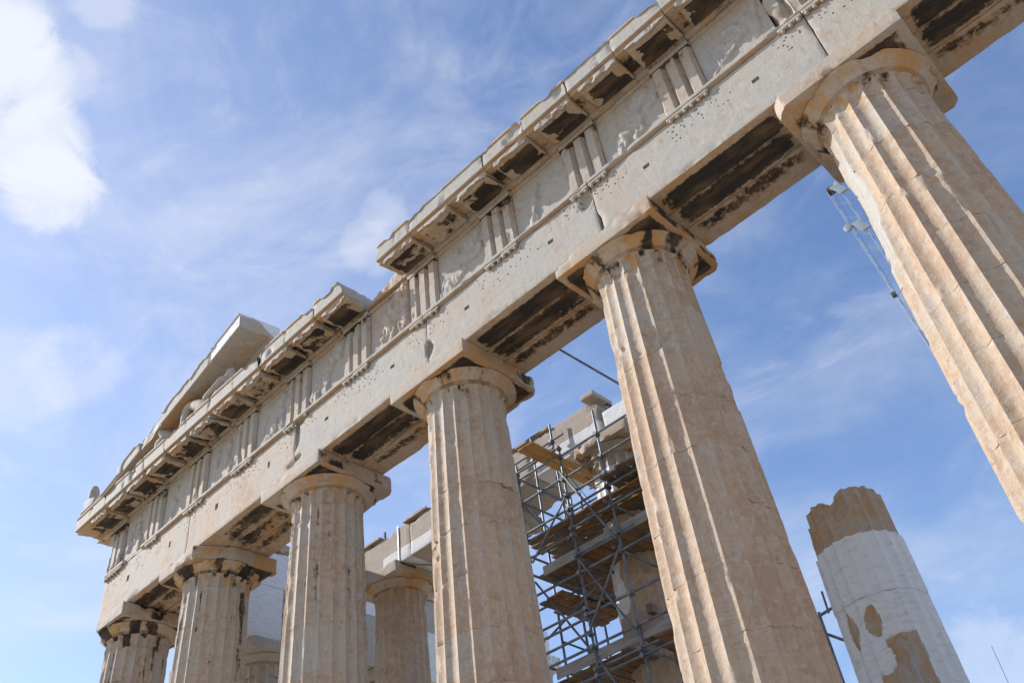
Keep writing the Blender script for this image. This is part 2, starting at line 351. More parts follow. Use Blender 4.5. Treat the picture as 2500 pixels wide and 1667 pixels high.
def capital(col, c, zt, rn, ab, seed, crust=.5, ochre=.5, hab=.325, hcap=.86, detail=1.0, tone=.3, cut=None, bite=None, abnoise=.03):
    zb = zt - hcap; za = zt - hab
    # necking: short fluted drum with an incised ring below
    ang = seg_angles(8 if detail < 1 else 10); na = len(ang); nzk = za - .235
    zs = np.array([zb + .003, zb + .003, zb + .02] + list(np.linspace(zb + .03, nzk, 14)) + [nzk + .012])
    Z, A = np.meshgrid(zs, ang, indexing='ij'); dd, u = flute(A, .064); fade = sstep(Z, nzk - .03 - .05 * np.abs(u) ** 2, nzk + .012 - .05 * np.abs(u) ** 2)
    r = rn - dd * (1 - fade * .95) + .02 * np.clip((Z - zb) / .3, 0, 1)
    P0 = np.stack([c[0] + r * np.cos(A), c[1] + r * np.sin(A), Z], -1).reshape(-1, 3)
    r = r.ravel() + .008 * (fbm(P0, 5, 3, seed) - .5) - (np.abs(u.ravel()) ** 6) * .02 * sstep(fbm(P0, 4, 2, seed + 2), .5, .7)
    r[:na] *= .4
    P = np.stack([c[0] + r * np.cos(A.ravel()), c[1] + r * np.sin(A.ravel()), Z.ravel()], 1); q, idx = ring_mesh(len(zs), na)
    w = wxof(P, seed, tone, .5); 
    w[:, 0] = crust * .55 * sstep(fbm(np.stack([np.cos(A.ravel()) * 2.2, np.sin(A.ravel()) * 2.2, 0 * A.ravel()], 1), 1.6, 2, seed + 21), .45, .75)
    w[:, 1] = ochre * .8 * sstep(fbm(np.stack([np.cos(A.ravel()) * 2.2, np.sin(A.ravel()) * 2.2, 0 * A.ravel()], 1), 1.3, 2, seed + 31), .5, .75)
    hol = sstep(Z.ravel(), nzk - .16, nzk) * (1 - np.abs(u.ravel()) ** 2); w[:, 0] += .75 * crust * hol * sstep(fbm(np.stack([np.cos(A.ravel()) * 2, np.sin(A.ravel()) * 2, 0 * A.ravel()], 1), 2.6, 2, seed + 41), .40, .70) * (Z.ravel() > zb + .05); w[:, 1] += .3 * ochre * hol  # flute-top hollows darkened in colour: dirt plus painted deep shade
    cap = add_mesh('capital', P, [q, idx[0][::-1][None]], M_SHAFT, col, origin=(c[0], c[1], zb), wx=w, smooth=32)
    # annulets and echinus
    pr = [(rn - .03, nzk)] ; r_ = rn + .012
    for k in range(4): pr += [(r_ - .004 + .013 * k, nzk + .002 + .017 * k), (r_ + .013 * k + .015, nzk + .005 + .017 * k), (r_ + .013 * k + .016, nzk + .014 + .017 * k)]
    ze = nzk + .072; R1 = ab * .975
    ech = [(r_ + .055, ze), (r_ + .105, ze + .045), (R1 - .085, za - .085), (R1 - .03, za - .045), (R1, za - .018), (R1 - .012, za + .0)]
    pr = pr + dense(ech, .022) + [(R1 * .5, za + .002)]
    def f(Rr, Z, AA):
        Pn = np.stack([c[0] + Rr * np.cos(AA), c[1] + Rr * np.sin(AA), Z], -1).reshape(-1, 3)
        n = (.010 * (fbm(Pn, 3, 3, seed + 3) - .5) - .075 * sstep(fbm(Pn, 2.4, 4, seed + 4), .55, .70) * sstep(Pn[:, 2], ze, za)).reshape(Rr.shape)
        if bite is not None: n = n - bite(Pn).reshape(Rr.shape)
        return Rr + n, Z
    P, F, AA = lathe(c, pr, int(112 * detail), f)
    w = wxof(P, seed + 5, tone, .5)
    ring = np.stack([np.cos(AA) * 2, np.sin(AA) * 2, P[:, 2] * .35], 1)
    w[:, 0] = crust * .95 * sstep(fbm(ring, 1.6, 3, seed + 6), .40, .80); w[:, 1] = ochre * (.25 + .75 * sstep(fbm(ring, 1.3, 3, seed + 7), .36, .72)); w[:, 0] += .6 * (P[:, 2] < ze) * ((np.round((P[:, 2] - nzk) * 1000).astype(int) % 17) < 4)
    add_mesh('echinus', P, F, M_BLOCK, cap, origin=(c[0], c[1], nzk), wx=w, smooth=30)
    P, N, Q = block((c[0] - ab, c[1] - ab, za + .004), (c[0] + ab, c[1] + ab, zt - .004), res=.055 / detail, wear=.010, rough=.004, chip=abnoise * 2.2, chipf=2.6, thr=.56, seed=seed + 11)
    if cut is not None: P = cut(P)
    dx_, dy_ = P[:, 0] - c[0], P[:, 1] - c[1]
    for sx, sy, lim, amp in ((1, 1, 1.88, .09), (1, -1, 2.0, .01), (-1, -1, 1.99, .02), (-1, 1, 1.92, .07)) if cut is None else ((1, 1, 1.84, .12),):
        if seed == 145 and (sx, sy) == (-1, -1): lim, amp = 1.80, .10
        ov = (dx_ * sx + dy_ * sy) / ab * 1.0 - (lim + amp * 2 * (fbm(P, 3.5, 4, seed + 50) - .5)); ov = np.clip(ov, 0, None) * ab * .5
        P[:, 0] -= sx * ov; P[:, 1] -= sy * ov; dx_, dy_ = P[:, 0] - c[0], P[:, 1] - c[1]
    w = wxof(P, seed + 12, tone - .05, .5)
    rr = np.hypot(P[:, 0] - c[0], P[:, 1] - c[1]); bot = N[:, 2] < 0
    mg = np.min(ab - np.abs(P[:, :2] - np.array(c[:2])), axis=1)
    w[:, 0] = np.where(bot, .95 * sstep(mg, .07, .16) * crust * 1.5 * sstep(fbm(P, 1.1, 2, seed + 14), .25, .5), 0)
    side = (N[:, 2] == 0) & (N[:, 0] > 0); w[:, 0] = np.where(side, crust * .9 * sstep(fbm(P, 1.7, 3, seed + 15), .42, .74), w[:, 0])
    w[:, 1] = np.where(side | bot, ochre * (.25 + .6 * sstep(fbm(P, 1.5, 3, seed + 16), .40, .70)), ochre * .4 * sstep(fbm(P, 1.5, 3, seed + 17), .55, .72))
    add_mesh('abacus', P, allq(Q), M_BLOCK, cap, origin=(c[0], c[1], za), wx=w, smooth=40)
    return cap
def column(name, c, zbase, ztop, label, group, seed, rb=.952, rt=.742, ab=1.011, crust=.5, ochre=.5, stain=None, spalls=(), dz=.04, per=10, first=0, ndr=11, hab=.325, detail=1.0, tone=.45, cut=None, chip=.03, alpha=None, bite=None, abnoise=.03, hcap=.86):
    t = thing(name, (c[0], c[1], zbase), label, 'column', group)
    h = ztop - hcap - zbase; js = [zbase + h * (k + (.16 * (_T[(seed * 13 + k) & 4095] - .5) if 0 < k < ndr else 0)) / ndr for k in range(ndr + 1)]
    for k in range(ndr):
        lo = js[k + 1] < 2.3 and detail >= 1
        tn = tone + .22 * (_T[(seed * 31 + k * 7) & 4095] - .5)
        drum(t, c, js[k], js[k + 1], rb, rt, h, zbase, seed * 5 + k, dz=.3 if lo else dz, per=6 if lo else per, tone=tn, spalls=spalls, stain=stain, chip=chip, alpha=alpha)
    capital(t, c, ztop, rt, ab, seed, crust, ochre, hab, hcap, detail, tone - .1, cut, bite, abnoise)
    return t

XS = [.15, 3.75, 7.99, 12.27, 16.57, 20.86, 25.16]
LAB = ['corner column at the far left end of the front row with a blackened capital',
       'second front column from the left corner with ochre stained capital and cut abacus corner',
       'third front column from the left corner with dark vertical streaks below its capital',
       'fourth front column from the left corner standing left of the scaffolding',
       'fifth front column from the left corner with orange stained capital standing right of the scaffolding',
       'nearest and largest front column at the right edge with a white spalled strip',
       'front column standing beyond the right edge of the view']
def mk_stain(j):
    amt = [.62, .60, .56, .34, .20, .26, .2][j]
    def st(w, P, A, u):
        top = sstep(P[:, 2], 4.5 if j < 3 else 7.2, 9.6)
        ring = np.stack([np.cos(A) * 3.2, np.sin(A) * 3.2, P[:, 2] * .28], 1)
        w[:, 0] += amt * sstep(fbm(ring, 2.4, 3, 60 + j), .50, .74) * (.25 + .75 * top)
        w[:, 2] += .18 - .22 * top + .12 * np.clip((6 - P[:, 2]) / 4, 0, 1)
        if j == 5:
            e_ = (np.degrees(A) % 360 - 208) / 24; q = np.sqrt(e_ ** 2 + ((P[:, 2] - 8.15) / 1.05) ** 2) + .6 * (fbm(P, 3, 4, 77) - .5); mk = 1 - sstep(q, .8, 1.0); w[:, 2] -= .75 * mk
        if j >= 4: w[:, 1] += .30 * sstep(fbm(ring, 1.9, 3, 90 + j), .58, .76) * top
    return st
def cut_second(P):
    P = P.copy(); x, y = P[:, 0], P[:, 1]
    lim = 4.30 + (y + 1.0) * .55; P[:, 0] = np.where(x > lim, lim + .02 * (fbm(P, 6, 2, 3) - .5), x)
    lim = 2.86 - (y + 1.0) * .5; P[:, 0] = np.where(P[:, 0] < lim, np.minimum(lim + .03 * (fbm(P, 6, 2, 4) - .5), 3.5), P[:, 0]); return P
def cut_corner(P):
    P = P.copy(); lim = -.12 + .30 * (fbm(P, 2.2, 3, 8) - .5) - .25 * (P[:, 1] + .9); P[:, 0] = np.maximum(P[:, 0], lim); return P
for j, x in enumerate(XS):
    zt = 10.43 + float(curve_z(np.array(x)))
    column('column', (x, 0.0), 0.0, zt, LAB[j], 'front columns', 100 + j * 9, stain=mk_stain(j), crust=[1.55, 1.0, .8, .85, .95, .7, .5][j], ochre=[.70, 1.05, .75, 1.0, 1.2, .85, .5][j],
           tone=[.80, .72, .68, .76, .82, .74, .7][j], spalls=[(206, 8.15, 26, 1.05, .06), (150, 5.2, 12, .6, .05)] if j == 5 else ([(188, 7.6, 10, .8, .05), (10, 5.4, 9, .35, .04)] if j == 4 else ()), dz=.035 if j >= 3 else .05, per=12 if j >= 4 else 10,
           cut=cut_second if j == 1 else cut_corner if j == 0 else None, chip=.035 if j < 5 else .045, detail=1.0)

# ------------------------------------------------------------------ front architrave
def warp(P): P = P.copy(); P[:, 2] += curve_z(P[:, 0]); return P
T = [-.10, 1.87, 3.90, 5.95, 8.03, 10.13, 12.28, 14.42, 16.57, 18.715, 20.86, 23.01, 25.15]
def add_pits(P, quads, pits, axis_y):
    """real square holes sunk in a face lying in a plane of constant y: pits = (x, z, half, depth)"""
    V = [P]; keep = np.ones(len(quads), bool); new = []; base = len(P)
    C = P[quads].mean(1); used = set()
    for (x, z, hw, dep, rect) in pits:
        if hw > .03:      # a wide hole replaces every face that it covers
            sel = np.where((np.abs(C[:, 0] - x) < hw) & (np.abs(C[:, 2] - z) < hw * rect))[0]
            if not len(sel): continue
            sel = [s for s in sel if s not in used]; used.update(sel); keep[sel] = False
            f = quads[sel]; e = np.concatenate([f[:, [0, 1]], f[:, [1, 2]], f[:, [2, 3]], f[:, [3, 0]]]); key = {}
            for a, b in e: key[(a, b)] = 1
            rim = [(a, b) for a, b in key if (b, a) not in key]
            vs = np.unique(f); mp = {v: base + i for i, v in enumerate(vs)}; W_ = P[vs] + np.array([0, axis_y * dep, 0]); V.append(W_); base += len(vs)
            new += [(a, b, mp[b], mp[a]) for a, b in rim] + [tuple(mp[v] for v in q) for q in f]
        else:
            d = (C[:, 0] - x) ** 2 + (C[:, 2] - z) ** 2; s = int(d.argmin())
            if s in used or d[s] > .004: continue
            used.add(s); keep[s] = False; q = quads[s]; c = P[q].mean(0); c[0] = np.clip(x, c[0] - .004, c[0] + .004)
            k = hw / max(1e-6, np.abs(P[q] - P[q].mean(0))[:, [0, 2]].max()); inn = P[q].mean(0) + (P[q] - P[q].mean(0)) * min(k, .8); dp = inn + np.array([0, axis_y * dep, 0])
            V += [inn, dp]; i0 = base; base += 8
            for t_ in range(4):
                u_ = (t_ + 1) % 4; new += [(q[t_], q[u_], i0 + u_, i0 + t_), (i0 + t_, i0 + u_, i0 + 4 + u_, i0 + 4 + t_)]
            new.append((i0 + 4, i0 + 5, i0 + 6, i0 + 7))
    return np.concatenate(V), [quads[keep], np.array(new, np.int64).reshape(-1, 4)]
AR = thing('architrave', (-.38, 0, 10.43), 'long pale architrave beam of pitted marble blocks resting on the front column capitals', 'architrave'); tag(AR, kind='thing')
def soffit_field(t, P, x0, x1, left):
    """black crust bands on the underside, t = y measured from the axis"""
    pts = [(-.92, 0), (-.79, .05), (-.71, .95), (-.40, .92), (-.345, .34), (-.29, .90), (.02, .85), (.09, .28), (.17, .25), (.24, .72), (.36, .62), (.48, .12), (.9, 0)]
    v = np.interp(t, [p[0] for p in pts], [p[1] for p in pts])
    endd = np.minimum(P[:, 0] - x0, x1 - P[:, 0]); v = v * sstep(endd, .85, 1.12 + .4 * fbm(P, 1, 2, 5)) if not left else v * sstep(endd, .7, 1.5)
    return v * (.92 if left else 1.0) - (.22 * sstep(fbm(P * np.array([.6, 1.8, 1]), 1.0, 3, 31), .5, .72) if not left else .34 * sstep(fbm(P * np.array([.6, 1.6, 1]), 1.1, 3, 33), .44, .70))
gut_me = None
edges_x = [-.40] + XS[1:6] + [26.1]
for j in range(6):
    x0, x1 = edges_x[j], edges_x[j + 1]
    for b, (ya, yb) in enumerate(((-.90, -.345), (-.34, .128), (.133, .80))):
        near = j >= 1
        P, N, Q = block((x0 + .004, ya, 10.43), (x1 - .004, yb, 11.78 if b else 11.683), res=.042 if b == 0 else .09, wear=.012, rough=.004, chip=.05 if b < 2 else .11, chipf=1.5, thr=.60, seed=200 + j * 4 + b, maxn=230)
        if b == 2: P[:, 1] -= np.where(N[:, 1] > 0, .06 * fbm(P, .9, 3, 3) + .10 * sstep(11.0 - P[:, 2], 0, .6) * fbm(P, 1.3, 3, 4), 0)
        if j == 0:
            lim = -.40 + .10 * (fbm(P, 1.5, 3, 66) - .5) - .05 * np.sin((P[:, 2] - 10.43) * 2.4); P[:, 0] = np.maximum(P[:, 0], lim)
        if b == 0:      # broken notches beside the joints
            for (nx_, nz_, wx_, wz_, dp) in ((12.30, 10.86, .11, .22, .10), (16.42, 11.42, .16, .20, .09), (8.05, 11.3, .10, .34, .12), (8.16, 11.63, .20, .10, .12), (7.9, 10.66, .18, .07, .05), (8.1, 10.72, .16, .08, .08)):
                q = np.sqrt(((P[:, 0] - nx_) / wx_) ** 2 + ((P[:, 2] - nz_) / wz_) ** 2) + .5 * (fbm(P, 6, 2, 8) - .5)
                if x0 - .1 < nx_ < x1 + .1: P[:, 1] += np.where(N[:, 1] < 0, dp * (1 - sstep(q, .7, 1.05)), 0)
        w = wxof(P, 210 + j * 3 + b, .25 if j > 1 else .36, .42, .8)
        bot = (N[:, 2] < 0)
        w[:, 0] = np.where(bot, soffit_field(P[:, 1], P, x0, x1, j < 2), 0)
        w[:, 1] = np.where(bot, .34 + .35 * sstep(fbm(P, 1.2, 3, 9), .42, .7), .10 * sstep(fbm(P, 1.2, 3, 10), .6, .75)); w[:, 2] = np.where(bot, .8, w[:, 2])
        if b == 0 and j < 2:
            w[:, 2] += np.where(N[:, 1] < 0, .38 * sstep(fbm(P * np.array([1.6, 1, .5]), 1.3, 3, 12), .46, .70), 0)
        if b == 2: w[:, 1] += np.where(N[:, 1] > 0, .25, 0)
        faces = allq(Q)
        if b == 0:
            rs = np.random.default_rng(300 + j); pits = []
            for tx in T:
                if not (x0 - .8 < tx < x1 + .8) or tx > 22: continue
                for row in range(5):
                    zz = 11.53 - row * .085
                    for col_ in range(10):
                        if rs.random() < (.62 if row < 3 else .42):
                            px = tx - .62 + col_ * .135 + rs.uniform(-.065, .065) + .05 * row - .1 * (row % 2)
                            if x0 + .08 < px < x1 - .08: pits.append((px, zz + rs.uniform(-.042, .042), rs.choice([.012, .014, .018]), .05, 1))
            for k in range(len(T) - 1):
                hx = (T[k] + T[k + 1]) / 2 + .03
                if x0 < hx < x1: pits.append((hx, 11.14, .060 if j > 1 else .055, .12, .75 if j > 1 else 1.2))
            P, nf = add_pits(P, Q['y0'], pits, 1.0); faces = nf + [f for k_, f in Q.items() if k_ != 'y0']
            w2 = np.zeros((len(P), 4), np.float32); w2[:len(w)] = w; w2[len(w):, 2] = .45; w2[len(w):, 1] = .3; w = w2
        blk = add_mesh('architrave_block', warp(P), faces, M_BLOCK, AR, origin=((x0 + x1) / 2, (ya + yb) / 2, 10.43), wx=w, smooth=38)
        if b: continue
        P, N, Q = block((x0 + .004, -.985, 11.686), (x1 - .004, -.345, 11.772), res=.05, wear=.012, rough=.003, chip=.05, chipf=1.9, thr=.57, seed=240 + j, maxn=110)
        if j == 1: P[:, 1] = np.where((P[:, 0] > 7.72), np.maximum(P[:, 1], -.90 + .03 * fbm(P, 9, 2, 3)), P[:, 1])
        if j == 0: P[:, 1] = np.where((P[:, 0] > .62) & (P[:, 0] < 1.5), np.maximum(P[:, 1], -.93 + .05 * fbm(P, 4, 2, 3)), P[:, 1]); P[:, 0] = np.maximum(P[:, 0], -.40)
        w = wxof(P, 250 + j, .15, .4); w[:, 2] = np.where(N[:, 2] < 0, .75, w[:, 2]); w[:, 1] = np.where(N[:, 2] < 0, .35, 0)
        add_mesh('taenia', warp(P), allq(Q), M_BLOCK, blk, wx=w, smooth=40)
        for tx in T:      # a regula may run on to two blocks: it is cut at the joint
            a, bb = max(tx - .422, x0 + .004), min(tx + .422, x1 - .004)
            if tx == T[0]: a = max(a, -.38); bb = .55
            if bb - a < .05: continue
            if tx == T[4] and a > 7.9: a = 8.38 if False else 8.36
            if tx == T[1]: bb = min(bb, 2.26); a = 1.69
            if bb - a < .05: continue
            P, N, Q = block((a, -.978, 11.606), (bb, -.905, 11.682), res=.03, wear=.012, rough=.003, chip=.03, chipf=3, thr=.6, seed=int(260 + tx * 10))
            w = wxof(P, 5, .2, .4); w[:, 2] = np.where(N[:, 2] < 0, .8, w[:, 2]); w[:, 1] = np.where(N[:, 2] < 0, .4, 0)
            add_mesh('regula', warp(P), allq(Q), M_BLOCK, blk, wx=w, smooth=40)
            for g in range(6):
                gx = tx - .35 + g * .14
                if not (a + .03 < gx < bb - .02): continue
                if (tx in (T[6], T[3], T[2], T[1]) and g in (0, 3)) or (tx == T[7] and g == 0 and False): continue
                r_ = .034 * (.9 + .25 * _T[(int(gx * 100)) & 4095])
                if gut_me is None:
                    Pg, Fg, _a = lathe((0, 0), [(.031, .0), (.034, -.022), (.033, -.04), (.022, -.048)], 12)
                    g0 = add_mesh('gutta', Pg + np.array([gx, -.944, 11.606 + float(curve_z(np.array(gx)))]), Fg, M_BLOCK, blk, origin=(gx, -.944, 11.606 + float(curve_z(np.array(gx)))), wx=np.tile([0, .1, .4, 0], (len(Pg), 1)), smooth=40); gut_me = g0.data
                else: link('gutta', gut_me, blk, (gx, -.944, 11.606 + float(curve_z(np.array(gx)))))

# ------------------------------------------------------------------ frieze of triglyphs and metopes
FZ = tag(thing('frieze', (-.4, 0, 11.77), 'frieze of grooved triglyphs and worn relief metopes above the front architrave', 'frieze'), kind='thing')
Z0, Z1 = 11.778, 13.15
def triglyph(cx, seed, left=.422, worn=0.0, right=.422):
    yf, yb = -.955, -.45; g = .10
    hw = right; bar = .162; gr = .1225; e = .058
    xs_ = [(-left, yf + g * .8), (-left + e, yf), (-left + e + bar, yf), (-left + e + bar + gr / 2, yf + g), (-left + e + bar + gr, yf), (-left + e + 2 * bar + gr, yf), (-left + e + 2 * bar + 1.5 * gr, yf + g), (-left + e + 2 * bar + 2 * gr, yf), (hw - e, yf), (hw, yf + g * .8), (hw, yb), (-left, yb)]
    V, q, c0, c1, pr = extrude([(cx + a, b) for a, b in xs_], Z0, 12.992, 30, axis=2, sub=.035)
    F = orient(V, [q, c0, c1]); n = norms(V, F); fr = sstep(-V[:, 1], .7, .8)
    V = V - n * (fr * (.007 * fbm(V, 6, 3, seed) + .035 * sstep(fbm(V * np.array([1, 1, .7]), 3.0, 3, seed + 1), .66, .80) + worn * .09 * sstep(fbm(V, 2, 3, seed + 2), .40, .7)))[:, None]
    w = wxof(V, seed, .32, .55, 1.3); w[:, 0] = .62 * sstep(V[:, 2], 12.5, 13.0) * sstep(fbm(V * np.array([2, 1, .6]), 2, 3, seed + 3), .50, .68)
    w[:, 2] += np.where(V[:, 1] > yf + .02, .22, 0); 
    t = add_mesh('triglyph', warp(V), F, M_BLOCK, FZ, origin=(cx, -.7, Z0), wx=w, smooth=30)
    P, N, Q = block((cx - left - .003, -.960, 12.995), (cx + hw + .003, -.45, Z1), res=.045, wear=.008, rough=.003, chip=.035, chipf=2.4, thr=.58, seed=seed + 6)
    w = wxof(P, seed + 7, .32, .5); w[:, 0] = np.where(N[:, 2] < 0, .9, .3 * sstep(fbm(P, 2.5, 3, seed), .55, .7)); w[:, 1] = np.where(N[:, 1] < 0, .25 * sstep(fbm(P, 2, 2, seed + 1), .5, .7), .2)
    add_mesh('capital_band', warp(P), allq(Q), M_BLOCK, t, wx=w, smooth=40)
    return t
for k, tx in enumerate(T[:-1]): triglyph(tx, 400 + k * 11, worn=1.0 if k == 0 else .55 if k == 5 or k == 10 else .12)
# eroded relief figures: capsules (x0,z0,x1,z1,radius,height) on a unit slab
REL = {0: [(.25, .55, .38, .72, .10, .10), (.40, .80, .55, .85, .07, .08), (.60, .35, .62, .62, .11, .11), (.22, .25, .30, .38, .08, .09), (.70, .12, .74, .30, .09, .10)],
       1: [(.36, .60, .46, .76, .07, .11), (.36, .30, .46, .44, .06, .11), (.3, .1, .36, .2, .05, .05)],
       2: [(.28, .50, .30, .72, .08, .11), (.66, .40, .74, .70, .09, .12), (.55, .62, .70, .84, .06, .08), (.78, .15, .80, .35, .06, .07)],
       3: [(.20, .30, .30, .72, .05, .05), (.30, .72, .55, .86, .06, .06), (.62, .50, .80, .80, .12, .11), (.60, .25, .62, .45, .10, .12), (.35, .12, .50, .30, .09, .09), (.8, .2, .82, .5, .08, .09)],
       4: [(.12, .20, .50, .52, .13, .12), (.50, .52, .78, .88, .13, .12), (.18, .10, .20, .34, .10, .12), (.44, .10, .48, .38, .09, .11), (.84, .62, .90, .92, .06, .09)],
       5: [(.45, .35, .62, .72, .16, .10), (.62, .70, .80, .90, .14, .12), (.34, .40, .38, .70, .07, .10), (.52, .42, .78, .44, .06, .08), (.30, .22, .50, .24, .05, .08), (.82, .2, .84, .55, .12, .13), (.88, .6, .9, .95, .10, .13), (.5, .08, .58, .24, .05, .07)],
       6: [(.18, .66, .34, .74, .14, .06), (.30, .22, .58, .44, .12, .12), (.58, .44, .90, .50, .10, .12), (.66, .50, .78, .84, .13, .11), (.10, .08, .16, .30, .10, .11), (.26, .06, .30, .26, .07, .1), (.84, .7, .94, .9, .05, .08)],
       7: [(.30, .16, .40, .54, .06, .10), (.36, .50, .46, .76, .05, .10), (.24, .34, .32, .44, .05, .06), (.70, .62, .705, .63, .17, .045), (.3, .1, .34, .2, .08, .07)],
       8: [(.34, .30, .50, .42, .13, .11), (.50, .40, .58, .62, .11, .11), (.60, .30, .66, .46, .08, .10), (.30, .12, .36, .24, .09, .13), (.55, .16, .64, .22, .06, .11), (.62, .66, .78, .86, .12, .10), (.80, .5, .92, .6, .08, .09)],
       9: [(.30, .26, .66, .52, .09, .12), (.34, .44, .50, .60, .16, .09), (.66, .50, .76, .66, .10, .09), (.78, .25, .90, .88, .07, .07), (.12, .1, .22, .22, .03, .04)],
       10: [(.3, .3, .6, .6, .12, .1), (.6, .6, .8, .8, .1, .1)], 11: [(.4, .2, .5, .7, .12, .1)]}
def metope(k):
    x0 = T[k] + .425; x1 = T[k + 1] - .425; res = .024; nx = int((x1 - x0) / res); nz = int((13.06 - Z0) / res)
    X, Zz = np.meshgrid(np.linspace(x0, x1, nx + 1), np.linspace(Z0, 13.06, nz + 1), indexing='ij'); u = (X - x0) / (x1 - x0); v = (Zz - Z0) / (13.06 - Z0)
    P = np.stack([X.ravel(), np.full(X.size, -.855), Zz.ravel()], 1); u = u.ravel(); v = v.ravel()
    jit = .05 * (fbm(P, 4, 3, 500 + k) - .5); u2 = u + jit; v2 = v + .05 * (fbm(P, 4, 3, 520 + k) - .5)
    H = np.zeros(len(P))
    for (a, b, c, d, r, h) in REL[k]:
        dx, dz = c - a, d - b; t = np.clip(((u2 - a) * dx + (v2 - b) * dz) / (dx * dx + dz * dz + 1e-9), 0, 1)
        q = np.hypot(u2 - a - t * dx, v2 - b - t * dz) / (r * (.9 + .3 * fbm(P, 5, 2, 540 + k))); H = np.maximum(H, h * np.clip(1 - q ** 4, 0, 1) ** .45)
    H *= (.46 if k != 5 else .8) + .65 * (fbm(P, 5, 4, 560 + k) - .35)
    H = H + (.010 if k != 5 else .045) * (fbm(P, 6, 4, 580 + k) - .5)
    H -= .55 * H * sstep(np.abs(fbm(P * np.array([5, 1, 1.6]) + .4 * fbm(P, 3, 2, 7)[:, None], 1.6, 3, 590 + k) - .5) * 2, .25, .0) * .6
    H += (H > .015) * .030 * (fbm(P, 13, 3, 570 + k) - .5)
    P[:, 1] -= H
    i = np.arange(len(P)).reshape(nx + 1, nz + 1); q = np.stack([i[:-1, :-1].ravel(), i[1:, :-1].ravel(), i[1:, 1:].ravel(), i[:-1, 1:].ravel()], 1)
    w = wxof(P, 600 + k, .16 if k != 5 else .5, .3, 1.2); w[:, 2] += .25 * sstep(H, .07, .12); w[:, 1] = .22 * sstep(H, .05, .1)
    # the slab has a back and edges
    B = P[[i[0, 0], i[-1, 0], i[-1, -1], i[0, -1]]].copy(); B[:, 1] = -.6; n0 = len(P); V = np.concatenate([P, B]); w = np.concatenate([w, np.tile([0, 0, .3, 0], (4, 1))])
    rim = [(list(i[::-1, 0]), (n0, n0 + 1)), (list(i[-1, ::-1]), (n0 + 1, n0 + 2)), (list(i[:, -1]), (n0 + 2, n0 + 3)), (list(i[0, :]), (n0 + 3, n0))]
    fs = [q] + [np.array([r_ + [a, b]], np.int64) for r_, (a, b) in rim] + [np.array([[n0 + 3, n0 + 2, n0 + 1, n0]])]
    mt = add_mesh('metope', warp(V), fs, M_BLOCK, FZ, origin=((x0 + x1) / 2, -.855, Z0), wx=w, smooth=50)
    P, N, Q = block((x0 - .001, -.905, 13.063), (x1 + .001, -.6, Z1), res=.05, wear=.01, chip=.04, chipf=2, thr=.6, seed=620 + k)
    w = wxof(P, 640 + k, .4, .3); w[:, 1] = .45; w[:, 0] = np.where(N[:, 2] < 0, .1, .45 * sstep(fbm(P, 2, 2, 650 + k), .55, .7))
    add_mesh('fillet', warp(P), allq(Q), M_BLOCK, mt, wx=w, smooth=40)
for k in range(len(T) - 1): metope(k)
for k in range(6):      # backing blocks behind the frieze
    P, N, Q = block((edges_x[k] + .004, -.44, 11.785), (edges_x[k + 1] - .004, .72, 13.14), res=.16, wear=.02, chip=.08, seed=660 + k); P[:, 0] = np.maximum(P[:, 0], -.5)
    add_mesh('backing_block', warp(P), allq(Q), M_BLOCK, FZ, wx=wxof(P, 660 + k, .4), smooth=40)

